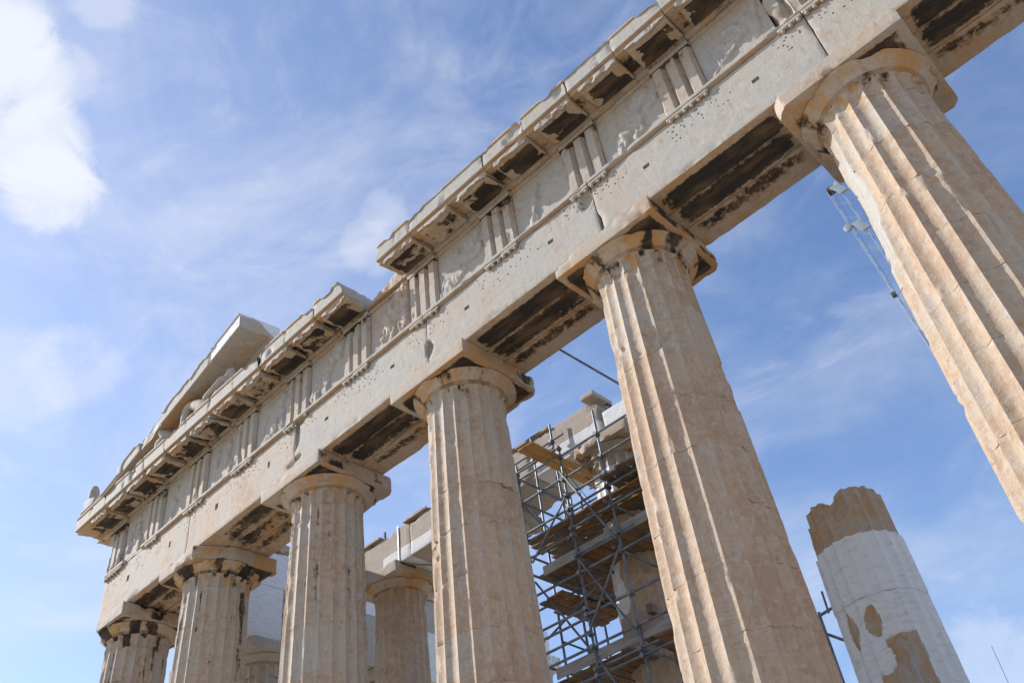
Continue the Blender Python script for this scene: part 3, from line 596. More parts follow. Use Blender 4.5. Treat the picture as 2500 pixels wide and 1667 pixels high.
# ------------------------------------------------------------------ cornice
CN = tag(thing('cornice', (-1.3, 0, 13.15), 'overhanging cornice of broken blocks with blackened undersides along the top of the front', 'cornice'), kind='thing')
MC = []
for a, b in zip(T[:-1], T[1:]): MC += [a, (a + b) / 2]
MC.append(T[-1])
def cornice_block(xa, xb, seed, mc, top=0.0, endr=False, endl=False, crust=1.0):
    prof = [(-.30, 13.155), (-.985, 13.155), (-.99, 13.290), (-1.545, 13.245), (-1.555, 13.30), (-1.615, 13.305), (-1.625, 13.315), (-1.63, 13.64), (-1.655, 13.655), (-1.66, 13.70), (-1.60, 13.735), (-1.2, 13.76), (-.30, 13.76)]
    nx = max(6, int((xb - xa) / .035))
    V, q, c0, c1, pr = extrude(prof, xa + .005, xb - .005, nx, axis=0, sub=.045)
    F = orient(V, [q, c0, c1]); n = norms(V, F)
    lim = 13.735 - .16 * sstep(fbm(V * np.array([1, 0, 0]) + seed, 1.7, 3, seed), .42, .66) * (1 if seed % 3 else .6) - top      # broken upper edge
    front = V[:, 1] < -1.35
    V[:, 2] = np.where(front & (V[:, 2] > 13.5), np.minimum(V[:, 2], lim + .03 * (fbm(V, 9, 2, seed) - .5)), V[:, 2])
    back = sstep(-V[:, 1], 1.2, 1.66); V[:, 2] = np.where((V[:, 2] > 13.5) & ~front, V[:, 2] - .16 * sstep(fbm(V, 2, 3, seed + 2), .45, .65), V[:, 2])
    V = V - n * (.006 * fbm(V, 8, 3, seed + 1) + .05 * sstep(fbm(V, 2.3, 3, seed + 3), .63, .80))[:, None]
    ed = np.minimum(V[:, 0] - xa, xb - V[:, 0]); cor = np.exp(-(ed / .05) ** 2) * sstep(fbm(V, 4, 2, seed + 4), .45, .65) * .03; V = V - n * cor[:, None]
    if endr: V[:, 0] = np.where(V[:, 0] > xb - .45, V[:, 0] - (V[:, 0] - (xb - .45)) * (.30 * sstep(V[:, 2], 13.3, 13.75) + .1 * fbm(V, 2, 2, 3)), V[:, 0])
    if endl: V[:, 0] = np.where(V[:, 0] < xa + .3, V[:, 0] + (xa + .3 - V[:, 0]) * (.22 * sstep(V[:, 2], 13.5, 13.75) + .3 * fbm(V, 2.4, 2, 5)), V[:, 0])
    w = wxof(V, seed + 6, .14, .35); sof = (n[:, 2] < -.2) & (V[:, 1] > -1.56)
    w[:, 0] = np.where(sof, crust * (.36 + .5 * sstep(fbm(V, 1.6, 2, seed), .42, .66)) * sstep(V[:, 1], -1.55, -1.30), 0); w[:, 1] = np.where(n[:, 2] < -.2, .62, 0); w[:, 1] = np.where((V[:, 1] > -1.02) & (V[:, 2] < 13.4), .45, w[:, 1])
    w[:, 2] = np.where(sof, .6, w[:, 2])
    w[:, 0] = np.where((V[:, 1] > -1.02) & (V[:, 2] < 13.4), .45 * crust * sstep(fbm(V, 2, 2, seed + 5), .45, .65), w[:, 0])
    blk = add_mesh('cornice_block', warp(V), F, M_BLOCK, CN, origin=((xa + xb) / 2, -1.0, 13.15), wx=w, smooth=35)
    if mc is None: return blk
    # mutule: sloping slab under the soffit with a worn front lip
    a, b = mc - .42, min(mc + .42, xb - .01)
    m0 = [(-1.00, 13.185), (-1.55, 13.118), (-1.555, 13.10), (-1.592, 13.095), (-1.596, 13.155), (-1.580, 13.165), (-1.584, 13.225), (-1.555, 13.262), (-1.00, 13.32)]
    V, q, c0, c1, pr = extrude(m0, a, b, 26, axis=0, sub=.035); F = orient(V, [q, c0, c1]); n = norms(V, F)
    lip = (V[:, 1] < -1.50) & (V[:, 2] < 13.18)
    V[:, 2] += np.where(lip, .05 * sstep(fbm(V, 7, 3, seed + 8), .45, .68), 0); V[:, 1] += np.where(V[:, 2] < 13.2, .05 * sstep(fbm(V * np.array([1, .2, .2]), 6, 3, seed + 9), .5, .75) * sstep(-V[:, 1], 1.4, 1.58), 0)
    ed = np.minimum(V[:, 0] - a, b - V[:, 0]); V = V - n * (np.exp(-(ed / .06) ** 2) * .05 * sstep(fbm(V, 3, 3, seed + 10), .42, .68) + .006 * fbm(V, 10, 2, seed))[:, None]
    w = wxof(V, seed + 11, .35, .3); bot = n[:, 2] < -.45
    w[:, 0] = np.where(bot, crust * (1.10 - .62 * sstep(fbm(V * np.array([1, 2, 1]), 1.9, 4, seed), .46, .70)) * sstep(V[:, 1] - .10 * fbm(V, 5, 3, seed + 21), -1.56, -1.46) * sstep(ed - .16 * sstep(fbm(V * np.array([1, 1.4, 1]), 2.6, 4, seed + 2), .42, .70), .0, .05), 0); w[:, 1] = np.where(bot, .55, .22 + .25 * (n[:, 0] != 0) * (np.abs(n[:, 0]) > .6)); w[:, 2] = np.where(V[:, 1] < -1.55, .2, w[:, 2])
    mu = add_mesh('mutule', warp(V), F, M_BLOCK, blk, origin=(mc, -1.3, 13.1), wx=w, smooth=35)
    # stubs of the pegs carved under the mutule
    return blk
last = None
for i, mc in enumerate(MC):
    xb = mc + .425; xa = MC[i - 1] + .425 if i else -1.30
    if i == 11: continue                    # the missing block between the fourth and fifth columns
    if i == 0: cornice_block(xa, xb, 700, mc, top=.0, crust=.75); continue
    cornice_block(xa, xb, 700 + i * 13, mc, endr=(i == 10), endl=(i == 12), crust=.55 if i in (13,) else .95)
# broken stub left in the gap: only the bed of the block survives, sloping up to the right
def stub():
    xa, xb = MC[10] + .43, MC[12] - .62 + .25; nx = 40
    prof = [(-.30, 13.155), (-.985, 13.155), (-1.0, 13.24), (-.985, 13.36), (-.80, 13.50), (-.3, 13.62)]
    V, q, c0, c1, pr = extrude(prof, xa, xb, nx, axis=0, sub=.05); F = orient(V, [q, c0, c1]); n = norms(V, F)
    t = (V[:, 0] - xa) / (xb - xa); up = sstep(V[:, 2], 13.2, 13.5)
    V[:, 2] += up * (-.22 + .55 * t + .14 * (fbm(V, 5, 4, 3) - .5)); V[:, 1] -= up * .10 * t; V -= n * (.06 * fbm(V * np.array([3, 1, 1]), 4, 4, 4))[:, None]
    w = wxof(V, 9, .3, .5); w[:, 1] = .35 + .3 * (n[:, 2] < 0); w[:, 2] = .45
    add_mesh('cornice_block', warp(V), F, M_BLOCK, CN, wx=w, smooth=40)['label'] = 'broken stub of a lost cornice block'
stub()
# return of the cornice round the corner (seen from below)
P, N, Q = block((-1.30, -1.5, 13.34), (-.45, 1.2, 13.72), res=.07, wear=.02, chip=.06, seed=31); P[:, 1] = np.maximum(P[:, 1], -1.30); P[:, 0] = np.where(P[:, 1] > .1, np.maximum(P[:, 0], -1.0 + .3 * fbm(P, 2, 2, 3)), P[:, 0])
w = wxof(P, 8, .2); w[:, 1] = np.where(N[:, 2] < 0, .42, 0); add_mesh('corner_block', warp(P), allq(Q), M_BLOCK, CN, wx=w)

# ------------------------------------------------------------------ pediment corner
PD = tag(thing('pediment', (2.5, -.8, 13.75), 'surviving corner of the pediment with five sloping roof cornice blocks above the far left columns', 'pediment'), kind='thing')
def rk(x): return 13.84 + .278 * (x - .99)
JX = [-.38, .80, 1.84, 2.86, 4.06, 5.12, 6.36]
for k in range(6):
    xa, xb = JX[k], JX[k + 1]; nx = 26
    th = [.13, .36, .37, .40, .40, .42][k]
    prof = [(-.45, .02), (-.70, .02), (-.78, .07), (-.84, .055), (-1.60, .0), (-1.62, .02), (-1.63, th - .05), (-1.66, th - .03), (-1.66, th), (-1.0, th + .10), (-.45, th + .14)]
    V, q, c0, c1, pr = extrude(prof, xa + .004, xb - .004, nx, axis=0, sub=.06); F = orient(V, [q, c0, c1]); n = norms(V, F)
    if 0 < k < 5: V[:, 2] = np.where(V[:, 2] > th * .6, V[:, 2] - .10 * sstep(fbm(V * np.array([1, .3, 0]) + k, 2.2, 3, 40 + k), .45, .7), V[:, 2])
    if k == 2: V[:, 1] = np.where(V[:, 1] < -1.45, np.maximum(V[:, 1], -1.62 + .10 * fbm(V, 3, 2, 3)), V[:, 1])
    V -= n * (.005 * fbm(V, 8, 2, k) + .03 * sstep(fbm(V, 2.5, 3, 50 + k), .66, .8))[:, None]
    V[:, 2] += rk(V[:, 0]) + (.0 if k else -.02)
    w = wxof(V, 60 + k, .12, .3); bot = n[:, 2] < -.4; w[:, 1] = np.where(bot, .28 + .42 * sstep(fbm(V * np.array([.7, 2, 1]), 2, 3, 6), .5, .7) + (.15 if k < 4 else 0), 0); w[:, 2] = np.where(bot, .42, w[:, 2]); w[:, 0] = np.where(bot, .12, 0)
    if k == 5: w[:, 3] = np.where(bot, 0, .55)
    if k == 4: w[:, 2] = np.where(n[:, 2] > .3, .7, w[:, 2])
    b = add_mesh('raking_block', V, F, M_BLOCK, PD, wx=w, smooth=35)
for k, (xa, xb) in enumerate(((1.0, 2.1), (2.1, 3.3), (3.3, 4.5), (4.5, 5.75))):      # tympanum slabs
    xs_ = np.linspace(xa + .003, xb - .003, 12); V = []
    P, N, Q = block((xa + .003, -.62, 0), (xb - .003, -.30, 1), res=.12, wear=.0, chip=0, rough=.0, seed=k); P[:, 2] = 13.62 + P[:, 2] * np.maximum(.06, rk(P[:, 0]) - 13.62 + .03); P[:, 1] += .01 * fbm(P, 3, 2, 2)
    w = wxof(P, 3, .6); w[:, 1] = .62; add_mesh('tympanum_slab', P, allq(Q), M_BLOCK, PD, wx=w)
P, N, Q = block((.78, -1.665, 13.86), (1.02, -.5, 14.16), res=.06, wear=.02, chip=.08, seed=5); add_mesh('raking_block', P, allq(Q), M_BLOCK, PD, wx=wxof(P, 3, .2))

def skin_body(name, verts, edges, radii, mat, parent=None, loc=None, wxc=(0, .05, .35, 0), sub=2, noise=.0):
    me = bpy.data.meshes.new(name); me.from_pydata(verts, edges, []); o = bpy.data.objects.new(name, me); COL.objects.link(o)
    md = o.modifiers.new('skin', 'SKIN'); 
    for sv, r in zip(me.skin_vertices[0].data, radii): sv.radius = r if isinstance(r, tuple) else (r, r)
    me.skin_vertices[0].data[0].use_root = True
    ss = o.modifiers.new('sub', 'SUBSURF'); ss.levels = ss.render_levels = sub
    dg = bpy.context.evaluated_depsgraph_get(); ev = o.evaluated_get(dg).to_mesh()
    nv = len(ev.vertices); V = np.zeros(nv * 3, np.float32); ev.vertices.foreach_get('co', V); V = V.reshape(-1, 3)
    fs = [[v for v in p.vertices] for p in ev.polygons]; f4 = np.array([f for f in fs if len(f) == 4]).reshape(-1, 4); f3 = np.array([f for f in fs if len(f) == 3]).reshape(-1, 3)
    bpy.data.objects.remove(o, do_unlink=True)
    N = norms(V, [f4]) if len(f4) else 0
    V = V + N * (noise * (fbm(V, 5, 4, 3) - .5))[:, None]
    w = wxof(V, 4, wxc[2], .3); w[:, 0] = wxc[0]; w[:, 1] = wxc[1]; w[:, 3] = wxc[3]
    return add_mesh(name, V, [f for f in (f4, f3) if len(f)], mat, parent, origin=loc, wx=w, smooth=180)
# reclining figure: torso leaning back, head, one knee raised
st = skin_body('statue', [(5.05, -1.15, 13.98), (5.30, -1.15, 14.18), (5.47, -1.18, 14.42), (5.52, -1.22, 14.55), (5.50, -1.25, 14.70), (4.75, -1.25, 13.95), (4.25, -1.30, 14.26), (3.80, -1.34, 14.52), (3.66, -1.36, 14.30), (3.60, -1.36, 13.95), (4.55, -1.05, 13.93), (3.95, -1.08, 13.95), (3.30, -1.05, 13.90), (5.38, -1.42, 14.30), (5.15, -1.52, 14.08), (4.8, -1.5, 14.02)],
    [(0, 1), (1, 2), (2, 3), (3, 4), (0, 5), (5, 6), (6, 7), (7, 8), (8, 9), (0, 10), (10, 11), (11, 12), (2, 13), (13, 14), (14, 15)],
    [(.24, .22), (.25, .2), (.2, .17), .10, .15, .20, .18, .13, .11, .09, .17, .13, .09, .09, .07, .06], M_BLOCK, loc=(4.6, -1.2, 13.75), noise=.05)
tag(st, 'reclining headed nude marble figure with one raised knee inside the pediment corner', 'statue')
h1 = skin_body('statue', [(2.95, -1.15, 13.8), (2.80, -1.22, 14.1), (2.58, -1.30, 14.42), (2.45, -1.40, 14.62), (2.62, -1.55, 14.30)], [(0, 1), (1, 2), (2, 3), (1, 4)], [.26, .20, .16, .10, .07], M_BLOCK, loc=(2.75, -1.2, 13.75), noise=.06)
tag(h1, 'broken upright horse neck fragment breaking through the sloping pediment cornice', 'statue')
h2 = skin_body('statue', [(3.02, -1.1, 13.8), (3.15, -1.12, 14.05), (3.26, -1.15, 14.22), (3.4, -1.22, 14.18)], [(0, 1), (1, 2), (2, 3)], [.22, .22, .17, .1], M_BLOCK, loc=(3.15, -1.1, 13.75), noise=.05)
tag(h2, 'low rounded horse head lump between the raised knee and the upright fragment', 'statue')
h3 = skin_body('statue', [(2.55, -1.42, 13.78), (2.72, -1.45, 13.92), (2.92, -1.45, 13.98)], [(0, 1), (1, 2)], [.13, .17, .10], M_BLOCK, loc=(2.7, -1.4, 13.75), noise=.04)
tag(h3, 'small rounded forearm lump lying on the cornice below the upright fragment', 'statue')
# corner waterspout block with an eroded head
LH = thing('waterspout', (-.95, -1.45, 13.74), 'weathered corner waterspout block with an eroded lion head at the far left roof corner', 'waterspout')
P, N, Q = block((-1.28, -1.62, 13.70), (-.55, -1.0, 13.80), res=.05, wear=.015, chip=.04, seed=9); add_mesh('base', P, allq(Q), M_BLOCK, LH, wx=wxof(P, 3, .25))
P, N, Q = block((-1.22, -1.58, 13.80), (-.62, -1.1, 14.0), res=.05, wear=.02, chip=.06, seed=10); P[:, 2] += np.where(P[:, 2] > 13.9, (-.62 - P[:, 0]) * .22, 0); add_mesh('sima', P, allq(Q), M_BLOCK, LH, wx=wxof(P, 3, .25))
skin_body('head', [(-1.06, -1.36, 13.98), (-1.07, -1.38, 14.22), (-1.05, -1.42, 14.44), (-.98, -1.46, 14.56)], [(0, 1), (1, 2), (2, 3)], [.15, .17, .13, .07], M_BLOCK, LH, loc=(-1.05, -1.4, 13.98), noise=.09, wxc=(.28, 0, .1, 0))
P, N, Q = block((8.62, -1.45, 13.72), (8.98, -1.0, 14.0), res=.06, wear=.03, chip=.08, seed=19); P[:, 0] += (P[:, 2] - 13.72) * .35 * (P[:, 0] < 8.8)
tag(add_mesh('marble_block', warp(P), allq(Q), M_BLOCK, wx=wxof(P, 3, .15)), 'small loose marble block lying on top of the cornice right of the pediment', 'block')

# ------------------------------------------------------------------ south flank seen from inside
for k, y in enumerate((3.75, 7.99, 12.28)):
    column('column', (.05, y), 0.0, 10.43 - .08, ['flank column just behind the corner with only its pale capital showing between two front columns', 'second flank column behind the front row glimpsed low between two front columns', 'third flank column behind the front row glimpsed beside the porch column'][k], 'flank columns behind the corner', 300 + k * 9, dz=.09, per=6, detail=.7, crust=.35, ochre=.35, tone=.30)
FL = tag(thing('flank_entablature', (0, 8, 10.35), 'smooth pale marble entablature of the flank seen from inside behind the third front column', 'entablature'), kind='thing')
ys = [1.0, 3.72, 7.99, 12.28, 15.3]
for k in range(4):
    P, N, Q = block((-.8, ys[k] + .004, 10.36), (.88, ys[k + 1] - .004, 11.96), res=.13, wear=.008, rough=.003, chip=.05, seed=800 + k)
    w = wxof(P, 800 + k, .25, .3); w[:, 3] = .62 if k in (0, 2) else .30
    add_mesh('architrave_block', P, allq(Q), M_BLOCK, FL, wx=w)
ys2 = [1.0, 2.1, 4.2, 6.6, 8.6, 11.0, 13.2, 15.85]
for k in range(7):
    P, N, Q = block((-.75, ys2[k] + .004, 11.965), (.86 + .015 * (k % 2), ys2[k + 1] - .004, 13.08 if k < 6 else 12.46), res=.13, wear=.008, rough=.003, chip=.06, seed=820 + k)
    w = wxof(P, 820 + k, .25, .3); w[:, 3] = [.55, .62, .30, .6, .25, .6, .5][k]
    add_mesh('backing_block', P, allq(Q), M_BLOCK, FL, wx=w)
for k in range(5):
    P, N, Q = block((-1.2, ys2[k + 1] - 1.0, 13.085), (.96, ys2[k + 2] - 1.004, 13.36), res=.1, wear=.012, chip=.12, thr=.54, seed=840 + k)
    w = wxof(P, 840 + k, .35, .3); w[:, 1] = np.where(N[:, 2] < 0, .3, 0); add_mesh('cornice_block', P, allq(Q), M_BLOCK, FL, wx=w)
P, N, Q = block((-.7, 14.6, 13.09 - .62), (.75, 15.5, 13.45), res=.09, wear=.03, chip=.12, seed=860); w = wxof(P, 3, .2); w[:, 3] = .62; add_mesh('backing_block', P, allq(Q), M_BLOCK, FL, wx=w)

# ------------------------------------------------------------------ porch columns behind the front row
PX = [4.48, 8.15, 12.20, 16.50]; PY = 4.98; PT = 11.02
def bite3(Pn): return .16 * sstep(fbm(Pn, 1.8, 3, 70), .42, .58) * sstep(-(Pn[:, 0] - 12.2), .1, .5)
def cut3(P):
    P = P.copy(); k = sstep(-(P[:, 0] - 12.2), .2, .75); P[:, 0] += k * .30 * fbm(P, 2.2, 4, 5) ; P[:, 1] += sstep(-(P[:, 1] - PY), .4, .75) * k * .35 * fbm(P, 2.4, 3, 6); P[:, 2] += k * .12 * (fbm(P, 3, 3, 7) - .3); return P
def al3(P, A):
    # patch of fresh marble let in to the old shaft (left of a wavy seam)
    e = np.degrees(A) % 360; s_ = 264 + 26 * (fbm(np.stack([0 * P[:, 2], 0 * P[:, 2], P[:, 2]], 1), 1.3, 3, 4) - .5) * 2; v = sstep(s_ - e, -6, 6) * (e > 150)
    up = sstep(P[:, 2], 9.25, 9.3); return np.clip(v * sstep(P[:, 2], 6.9, 7.0) + up, 0, 1)
def ochre_all(w, P, A, u): w[:, 1] += .30 * sstep(fbm(P, 1.1, 3, 7), .35, .6); w[:, 2] += .2
for k in range(3):
    column('column', (PX[k], PY), .70, PT, ['inner porch column with an ochre capital under a clamped beam behind the fourth front column', 'inner porch column hidden behind the fourth front column', 'inner porch column wrapped in scaffolding with broken capital and fresh white patches'][k], 'porch columns', 500 + k * 9,
           rb=.82, rt=.665, ab=.93, hab=.30, hcap=.76, dz=.06, per=8, crust=.30, ochre=.85 if k == 0 else .6, tone=.62, stain=ochre_all if k != 1 else None, detail=.9, spalls=[(300, 8.0, 30, .9, .07), (340, 9.2, 25, .6, .06)] if k == 0 else (), alpha=al3 if k == 2 else None,
           bite=bite3 if k == 2 else None, cut=cut3 if k == 2 else None, abnoise=.06 if k != 1 else .03)
PA = tag(thing('porch_beam', (8, PY, PT), 'patched inner porch beam of old and new marble with a ragged top', 'beam'), kind='thing')
px_ = [3.55, 5.75, 8.15, 10.25, 12.42]
for k in range(4):
    for b, (ya, yb) in enumerate(((4.28, 4.95), (4.955, 5.65))):
        P, N, Q = block((px_[k] + .003, ya, PT + .005), (px_[k + 1] - .003, yb, 12.06 if b == 0 else 12.0), res=.07, wear=.015, rough=.006, chip=.16, chipf=1.3, thr=.55, seed=900 + k * 2 + b)
        top = P[:, 2] > 11.9; P[:, 2] -= np.where(top, .12 * sstep(fbm(P, 1.7, 4, 6), .42, .62), 0)
        if k == 3: P[:, 0] = np.where(P[:, 0] > 12.1, P[:, 0] - .15 * fbm(P, 2.5, 3, 5), P[:, 0])
        w = wxof(P, 900 + k, .45, .3); seam = 11.40 + .05 * (fbm(P, 1.6, 3, 4) - .5) + (.10 if k == 3 else 0)
        w[:, 3] = np.where(k in (0, 1, 3), np.where(N[:, 2] < 0, .2 if k == 1 else .7, sstep(seam - P[:, 2], -.02, .02) * (.85 if k != 0 else sstep(P[:, 0], 4.6, 4.7))), 0); w[:, 1] = np.where(P[:, 2] > 11.95, .35, np.where(N[:, 2] < 0, .25, .05))
        add_mesh('beam_block', P, allq(Q), M_BLOCK, PA, wx=w)
for (xa, xb, za, zb, sd_) in ((5.55, 6.5, 12.05, 12.14, 1), (9.3, 10.9, 12.04, 12.12, 2), (3.7, 4.6, 12.03, 12.1, 4)):
    P, N, Q = block((xa, 4.20, za), (xb, 4.9, zb), res=.06, wear=.015, chip=.08, thr=.5, seed=920 + sd_); w = wxof(P, 3, .5); w[:, 1] = .5; add_mesh('crown_slab', P, allq(Q), M_BLOCK, PA, wx=w)
P, N, Q = block((12.03, 4.15, 12.12), (12.42, 4.9, 12.26), res=.05, wear=.015, chip=.05, seed=931); w = wxof(P, 3, .4); w[:, 1] = .35
tag(add_mesh('marble_slab', P, allq(Q), M_BLOCK, wx=w), 'small flat slab perched on the broken right end of the porch beam', 'slab')
# freshly cut wedge of marble right of the capital
P, N, Q = block((12.44, 4.30, 10.98), (13.55, 4.95, 11.62), res=.05, wear=.01, chip=.02, seed=941)
xr = np.clip((P[:, 0] - 12.44) / 1.1, 0, 1); P[:, 2] = np.where(P[:, 2] < 11.3, 10.99 + .42 * xr ** 2.2 * 1.2, P[:, 2]); w = wxof(P, 2, .1); w[:, 3] = np.where(N[:, 2] < 0, 0, .9); w[:, 2] = .5; w[:, 1] = np.where(N[:, 2] < 0, .35, 0)
add_mesh('beam_block', P, allq(Q), M_BLOCK, PA, wx=w)
Pb = thing('steel_clamp', (5.30, 4.27, PT), 'thin steel strap and bracket clamped round the porch beam above the ochre capital', 'clamp')

# tubes -----------------------------------------------------------------
def tube(p0, p1, r, n=10):
    p0 = np.array(p0, float); p1 = np.array(p1, float); d = p1 - p0; L = np.linalg.norm(d); d /= L
    a = np.cross(d, [0, 0, 1.0]); a = a / np.linalg.norm(a) if np.linalg.norm(a) > 1e-3 else np.array([1.0, 0, 0]); b = np.cross(d, a)
    t = np.arange(n) * 2 * np.pi / n; ring = (np.cos(t)[:, None] * a + np.sin(t)[:, None] * b) * r
    V = np.concatenate([p0 + ring * .8, p0 + ring, p1 + ring, p1 + ring * .8]); i = np.arange(n); j = (i + 1) % n
    q = np.concatenate([np.stack([i + k * n, j + k * n, j + (k + 1) * n, i + (k + 1) * n], 1) for k in range(3)])
    return V, [q, i[::-1][None], (i + 3 * n)[None]]
def put_tube(name, p0, p1, r, mat, parent=None, n=10):
    V, F = tube(p0, p1, r, n); return add_mesh(name, V, orient(V, F), mat, parent, smooth=40)
def join(parts):
    V = []; F4 = []; Fo = {}
    base = 0
    for v, fs in parts:
        V.append(v)
        for f in fs: Fo.setdefault(f.shape[1], []).append(f + base)
        base += len(v)
    return np.concatenate(V), [np.concatenate(x) for x in Fo.values()]
def box(name, b0, b1, mat, parent=None, jit=.0, seed=0, res=.3):
    P, N, Q = block(b0, b1, res=res, wear=.004, rough=.002 + jit, chip=.012, chipf=6, seed=seed); return add_mesh(name, P, allq(Q), mat, parent, smooth=40)
for nm, a, b, mt in (('strap', (5.275, 4.255, 11.02), (5.33, 4.275, 12.10), M_CLAMP), ('plate', (5.20, 4.22, 10.93), (5.42, 4.75, 11.0), M_BLACK), ('post', (4.72, 4.26, 12.0), (4.77, 4.32, 12.19), M_BLACK)): box(nm, a, b, mt, Pb)
put_tube('tie_bar', (5.35, 4.30, 10.97), (6.05, 5.6, 10.97), .018, M_CLAMP, Pb); box('bracket', (5.9, 5.45, 10.92), (6.12, 5.62, 11.02), M_BLACK, Pb)

# ------------------------------------------------------------------ scaffolding round the third porch column
SF = thing('scaffold', (12, 4.6, 0), 'grey steel tube scaffolding with timber decks round the inner porch column', 'scaffold')
RT = .027
STD = [(11.73, 3.40, 0, 10.72), (12.80, 3.40, 0, 11.05), (13.95, 3.40, 0, 9.6), (11.06, 4.10, 0, 12.0), (10.44, 4.10, 0, 11.96), (10.44, 3.42, 0, 10.9), (9.75, 6.2, 0, 11.8), (10.06, 6.2, 0, 11.4), (11.7, 6.2, 0, 10.2), (13.3, 6.2, 0, 10.2), (12.0, 6.25, 0, 6.9)]
for x, y, z0, z1 in STD: put_tube('standard', (x, y, z0 + .02), (x + (.0 if x > 12 else .0), y, z1), RT, M_STEEL, SF)
yf = 3.345; yi = 4.045
LEDG = [(9.6, 11.45, 11.50, yi), (9.6, 11.05, 11.30, yi), (9.9, 11.62, 10.46, yf), (9.9, 11.73, 10.65, yf), (11.73, 14.1, 10.41, yf), (11.73, 14.1, 9.84, yf), (11.73, 12.85, 9.42, yf), (12.85, 14.1, 9.10, yf),
        (9.9, 11.70, 9.86, yf), (10.0, 12.85, 9.10, yf), (10.0, 11.75, 8.99, yf + .12), (11.73, 14.1, 8.66, yf), (9.9, 11.73, 8.51, yf), (11.73, 13.2, 8.05, yf), (9.9, 14.1, 7.66, yf), (9.9, 11.73, 7.74, yi), (11.75, 14.1, 6.78, yf),
        (9.9, 11.73, 6.91, yf), (9.9, 11.9, 6.775, yf + .1), (9.9, 14.1, 6.15, yf), (9.9, 11.75, 6.40, yf - .06), (11.75, 13.2, 5.73, yf), (9.9, 14.1, 5.60, yf), (9.5, 13.6, 8.9, 6.26), (9.5, 13.6, 7.4, 6.26), (9.4, 11.2, 11.05, 6.26), (12.05, 12.95, 6.62, 6.1)]
for xa, xb, z, y in LEDG: put_tube('ledger', (xa, y, z), (xb, y, z), RT, M_STEEL, SF)
TRN = [(11.08, 2.6, 4.3, 9.93), (11.28, 3.1, 4.2, 9.70), (11.13, 2.6, 4.2, 9.32), (11.25, 2.3, 5.9, 7.58), (12.74, 3.2, 6.4, 8.75), (11.79, 3.2, 6.4, 7.95), (12.74, 3.2, 6.4, 7.72), (12.86, 3.2, 6.4, 5.68), (11.79, 3.2, 6.4, 5.68), (10.5, 3.2, 6.4, 8.58), (10.5, 3.2, 6.4, 6.22), (13.9, 3.2, 6.4, 7.98)]
for x, ya, yb, z in TRN: put_tube('transom', (x, ya, z), (x, yb, z), RT, M_STEEL, SF)
BR = [((11.72, 3.29, 10.03), (12.80, 3.29, 7.90)), ((11.79, 3.29, 7.95), (12.84, 3.29, 5.96)), ((10.45, 3.50, 8.05), (11.74, 3.50, 5.90)), ((10.5, 3.29, 10.0), (11.0, 3.8, 8.9)), ((10.62, 3.29, 8.35), (11.75, 3.29, 9.35)), ((11.74, 3.30, 6.40), (12.84, 3.30, 7.75)), ((10.4, 3.5, 9.98), (10.4, 4.6, 9.25)), ((11.85, 3.3, 5.9), (12.5, 3.3, 4.6)), ((10.6, 3.45, 6.75), (11.6, 4.0, 7.6)), ((10.45, 4.1, 6.9), (11.05, 6.2, 6.4)), ((9.75, 6.2, 9.3), (11.0, 4.1, 10.6))]
for a, b in BR: put_tube('brace', a, b, .022, M_STEEL, SF)
for k, (a, b) in enumerate((((11.73, 3.36, 10.2), (11.95, 3.9, 9.35)), ((10.95, 4.05, 9.75), (11.0, 4.02, 8.8)), ((13.2, 4.25, 10.95), (13.15, 4.1, 10.2)))): put_tube('cable', a, b, .008, M_BLACK, SF, 6)
# couplers where tubes cross
rc = np.random.default_rng(5); cp = None
for x, y, z0, z1 in STD[:6]:
    for xa, xb, z, yl in LEDG:
        if abs(yl - y) < .2 and xa - .05 <= x <= xb + .05 and z < z1 + .05 and z > 4:
            c = (x, (y + yl) / 2, z)
            if cp is None:
                V1 = tube((x - .0, c[1] - .075, z), (x, c[1] + .075, z), .046, 8); V2 = tube((x, y, z - .045), (x, y, z + .045), .044, 8); V3 = tube((x + .05, c[1], z - .02), (x + .085, c[1], z - .06), .016, 6)
                V, F = join([V1, V2, V3]); o_ = add_mesh('coupler', V, F, M_CLAMP, SF, origin=c, smooth=40); cp = o_.data
            else: link('coupler', cp, SF, c)
def board(x0, x1, y0, y1, z, along, mat, seed, th=.045):
    """one plank, slightly cupped and split along its edges"""
    b0, b1 = (x0, y0, z), (x1, y1, z + th); P, N, Q = block(b0, b1, res=.09, wear=.004, rough=.004, chip=.03, chipf=5, thr=.55, seed=seed, maxn=40)
    P[:, 2] += .02 * (fbm(P, .9, 2, seed) - .5); f = allq(Q); return add_mesh('plank', P, f, mat, SF, smooth=40)
sdk = 0
def deck(x0, x1, y0, y1, z, along='y', w=.235, mats=(M_WOODO, M_WOODO, M_WOOD), drop=.0):
    global sdk
    a, b = (x0, x1) if along == 'y' else (y0, y1); c = a
    while c < b - .08:
        ww = w * random.uniform(.85, 1.05); e = random.uniform(-.08, .10); sdk += 1
        if random.random() > drop:
            mt = random.choice(mats); dz = random.choice([0, 0, .012, .05]) if random.random() < .3 else random.uniform(0, .008)
            if along == 'y': board(c, min(c + ww, b), y0 + e * .6, y1 + e, z + dz, along, mt, sdk)
            else: board(x0 + e, x1 + e, c, min(c + ww, b), z + dz, along, mt, sdk)
        c += ww + random.uniform(.006, .02)
deck(11.22, 11.66, 2.62, 5.55, 10.53, 'y', w=.215, mats=(M_WOODF,))                 # pale new planks running inwards
deck(12.75, 14.1, 3.2, 4.15, 9.26, 'y', mats=(M_WOOD,)); deck(10.2, 14.0, 3.55, 6.1, 9.02, 'x', mats=(M_WOOD, M_WOOD, M_WOODO), w=.24)
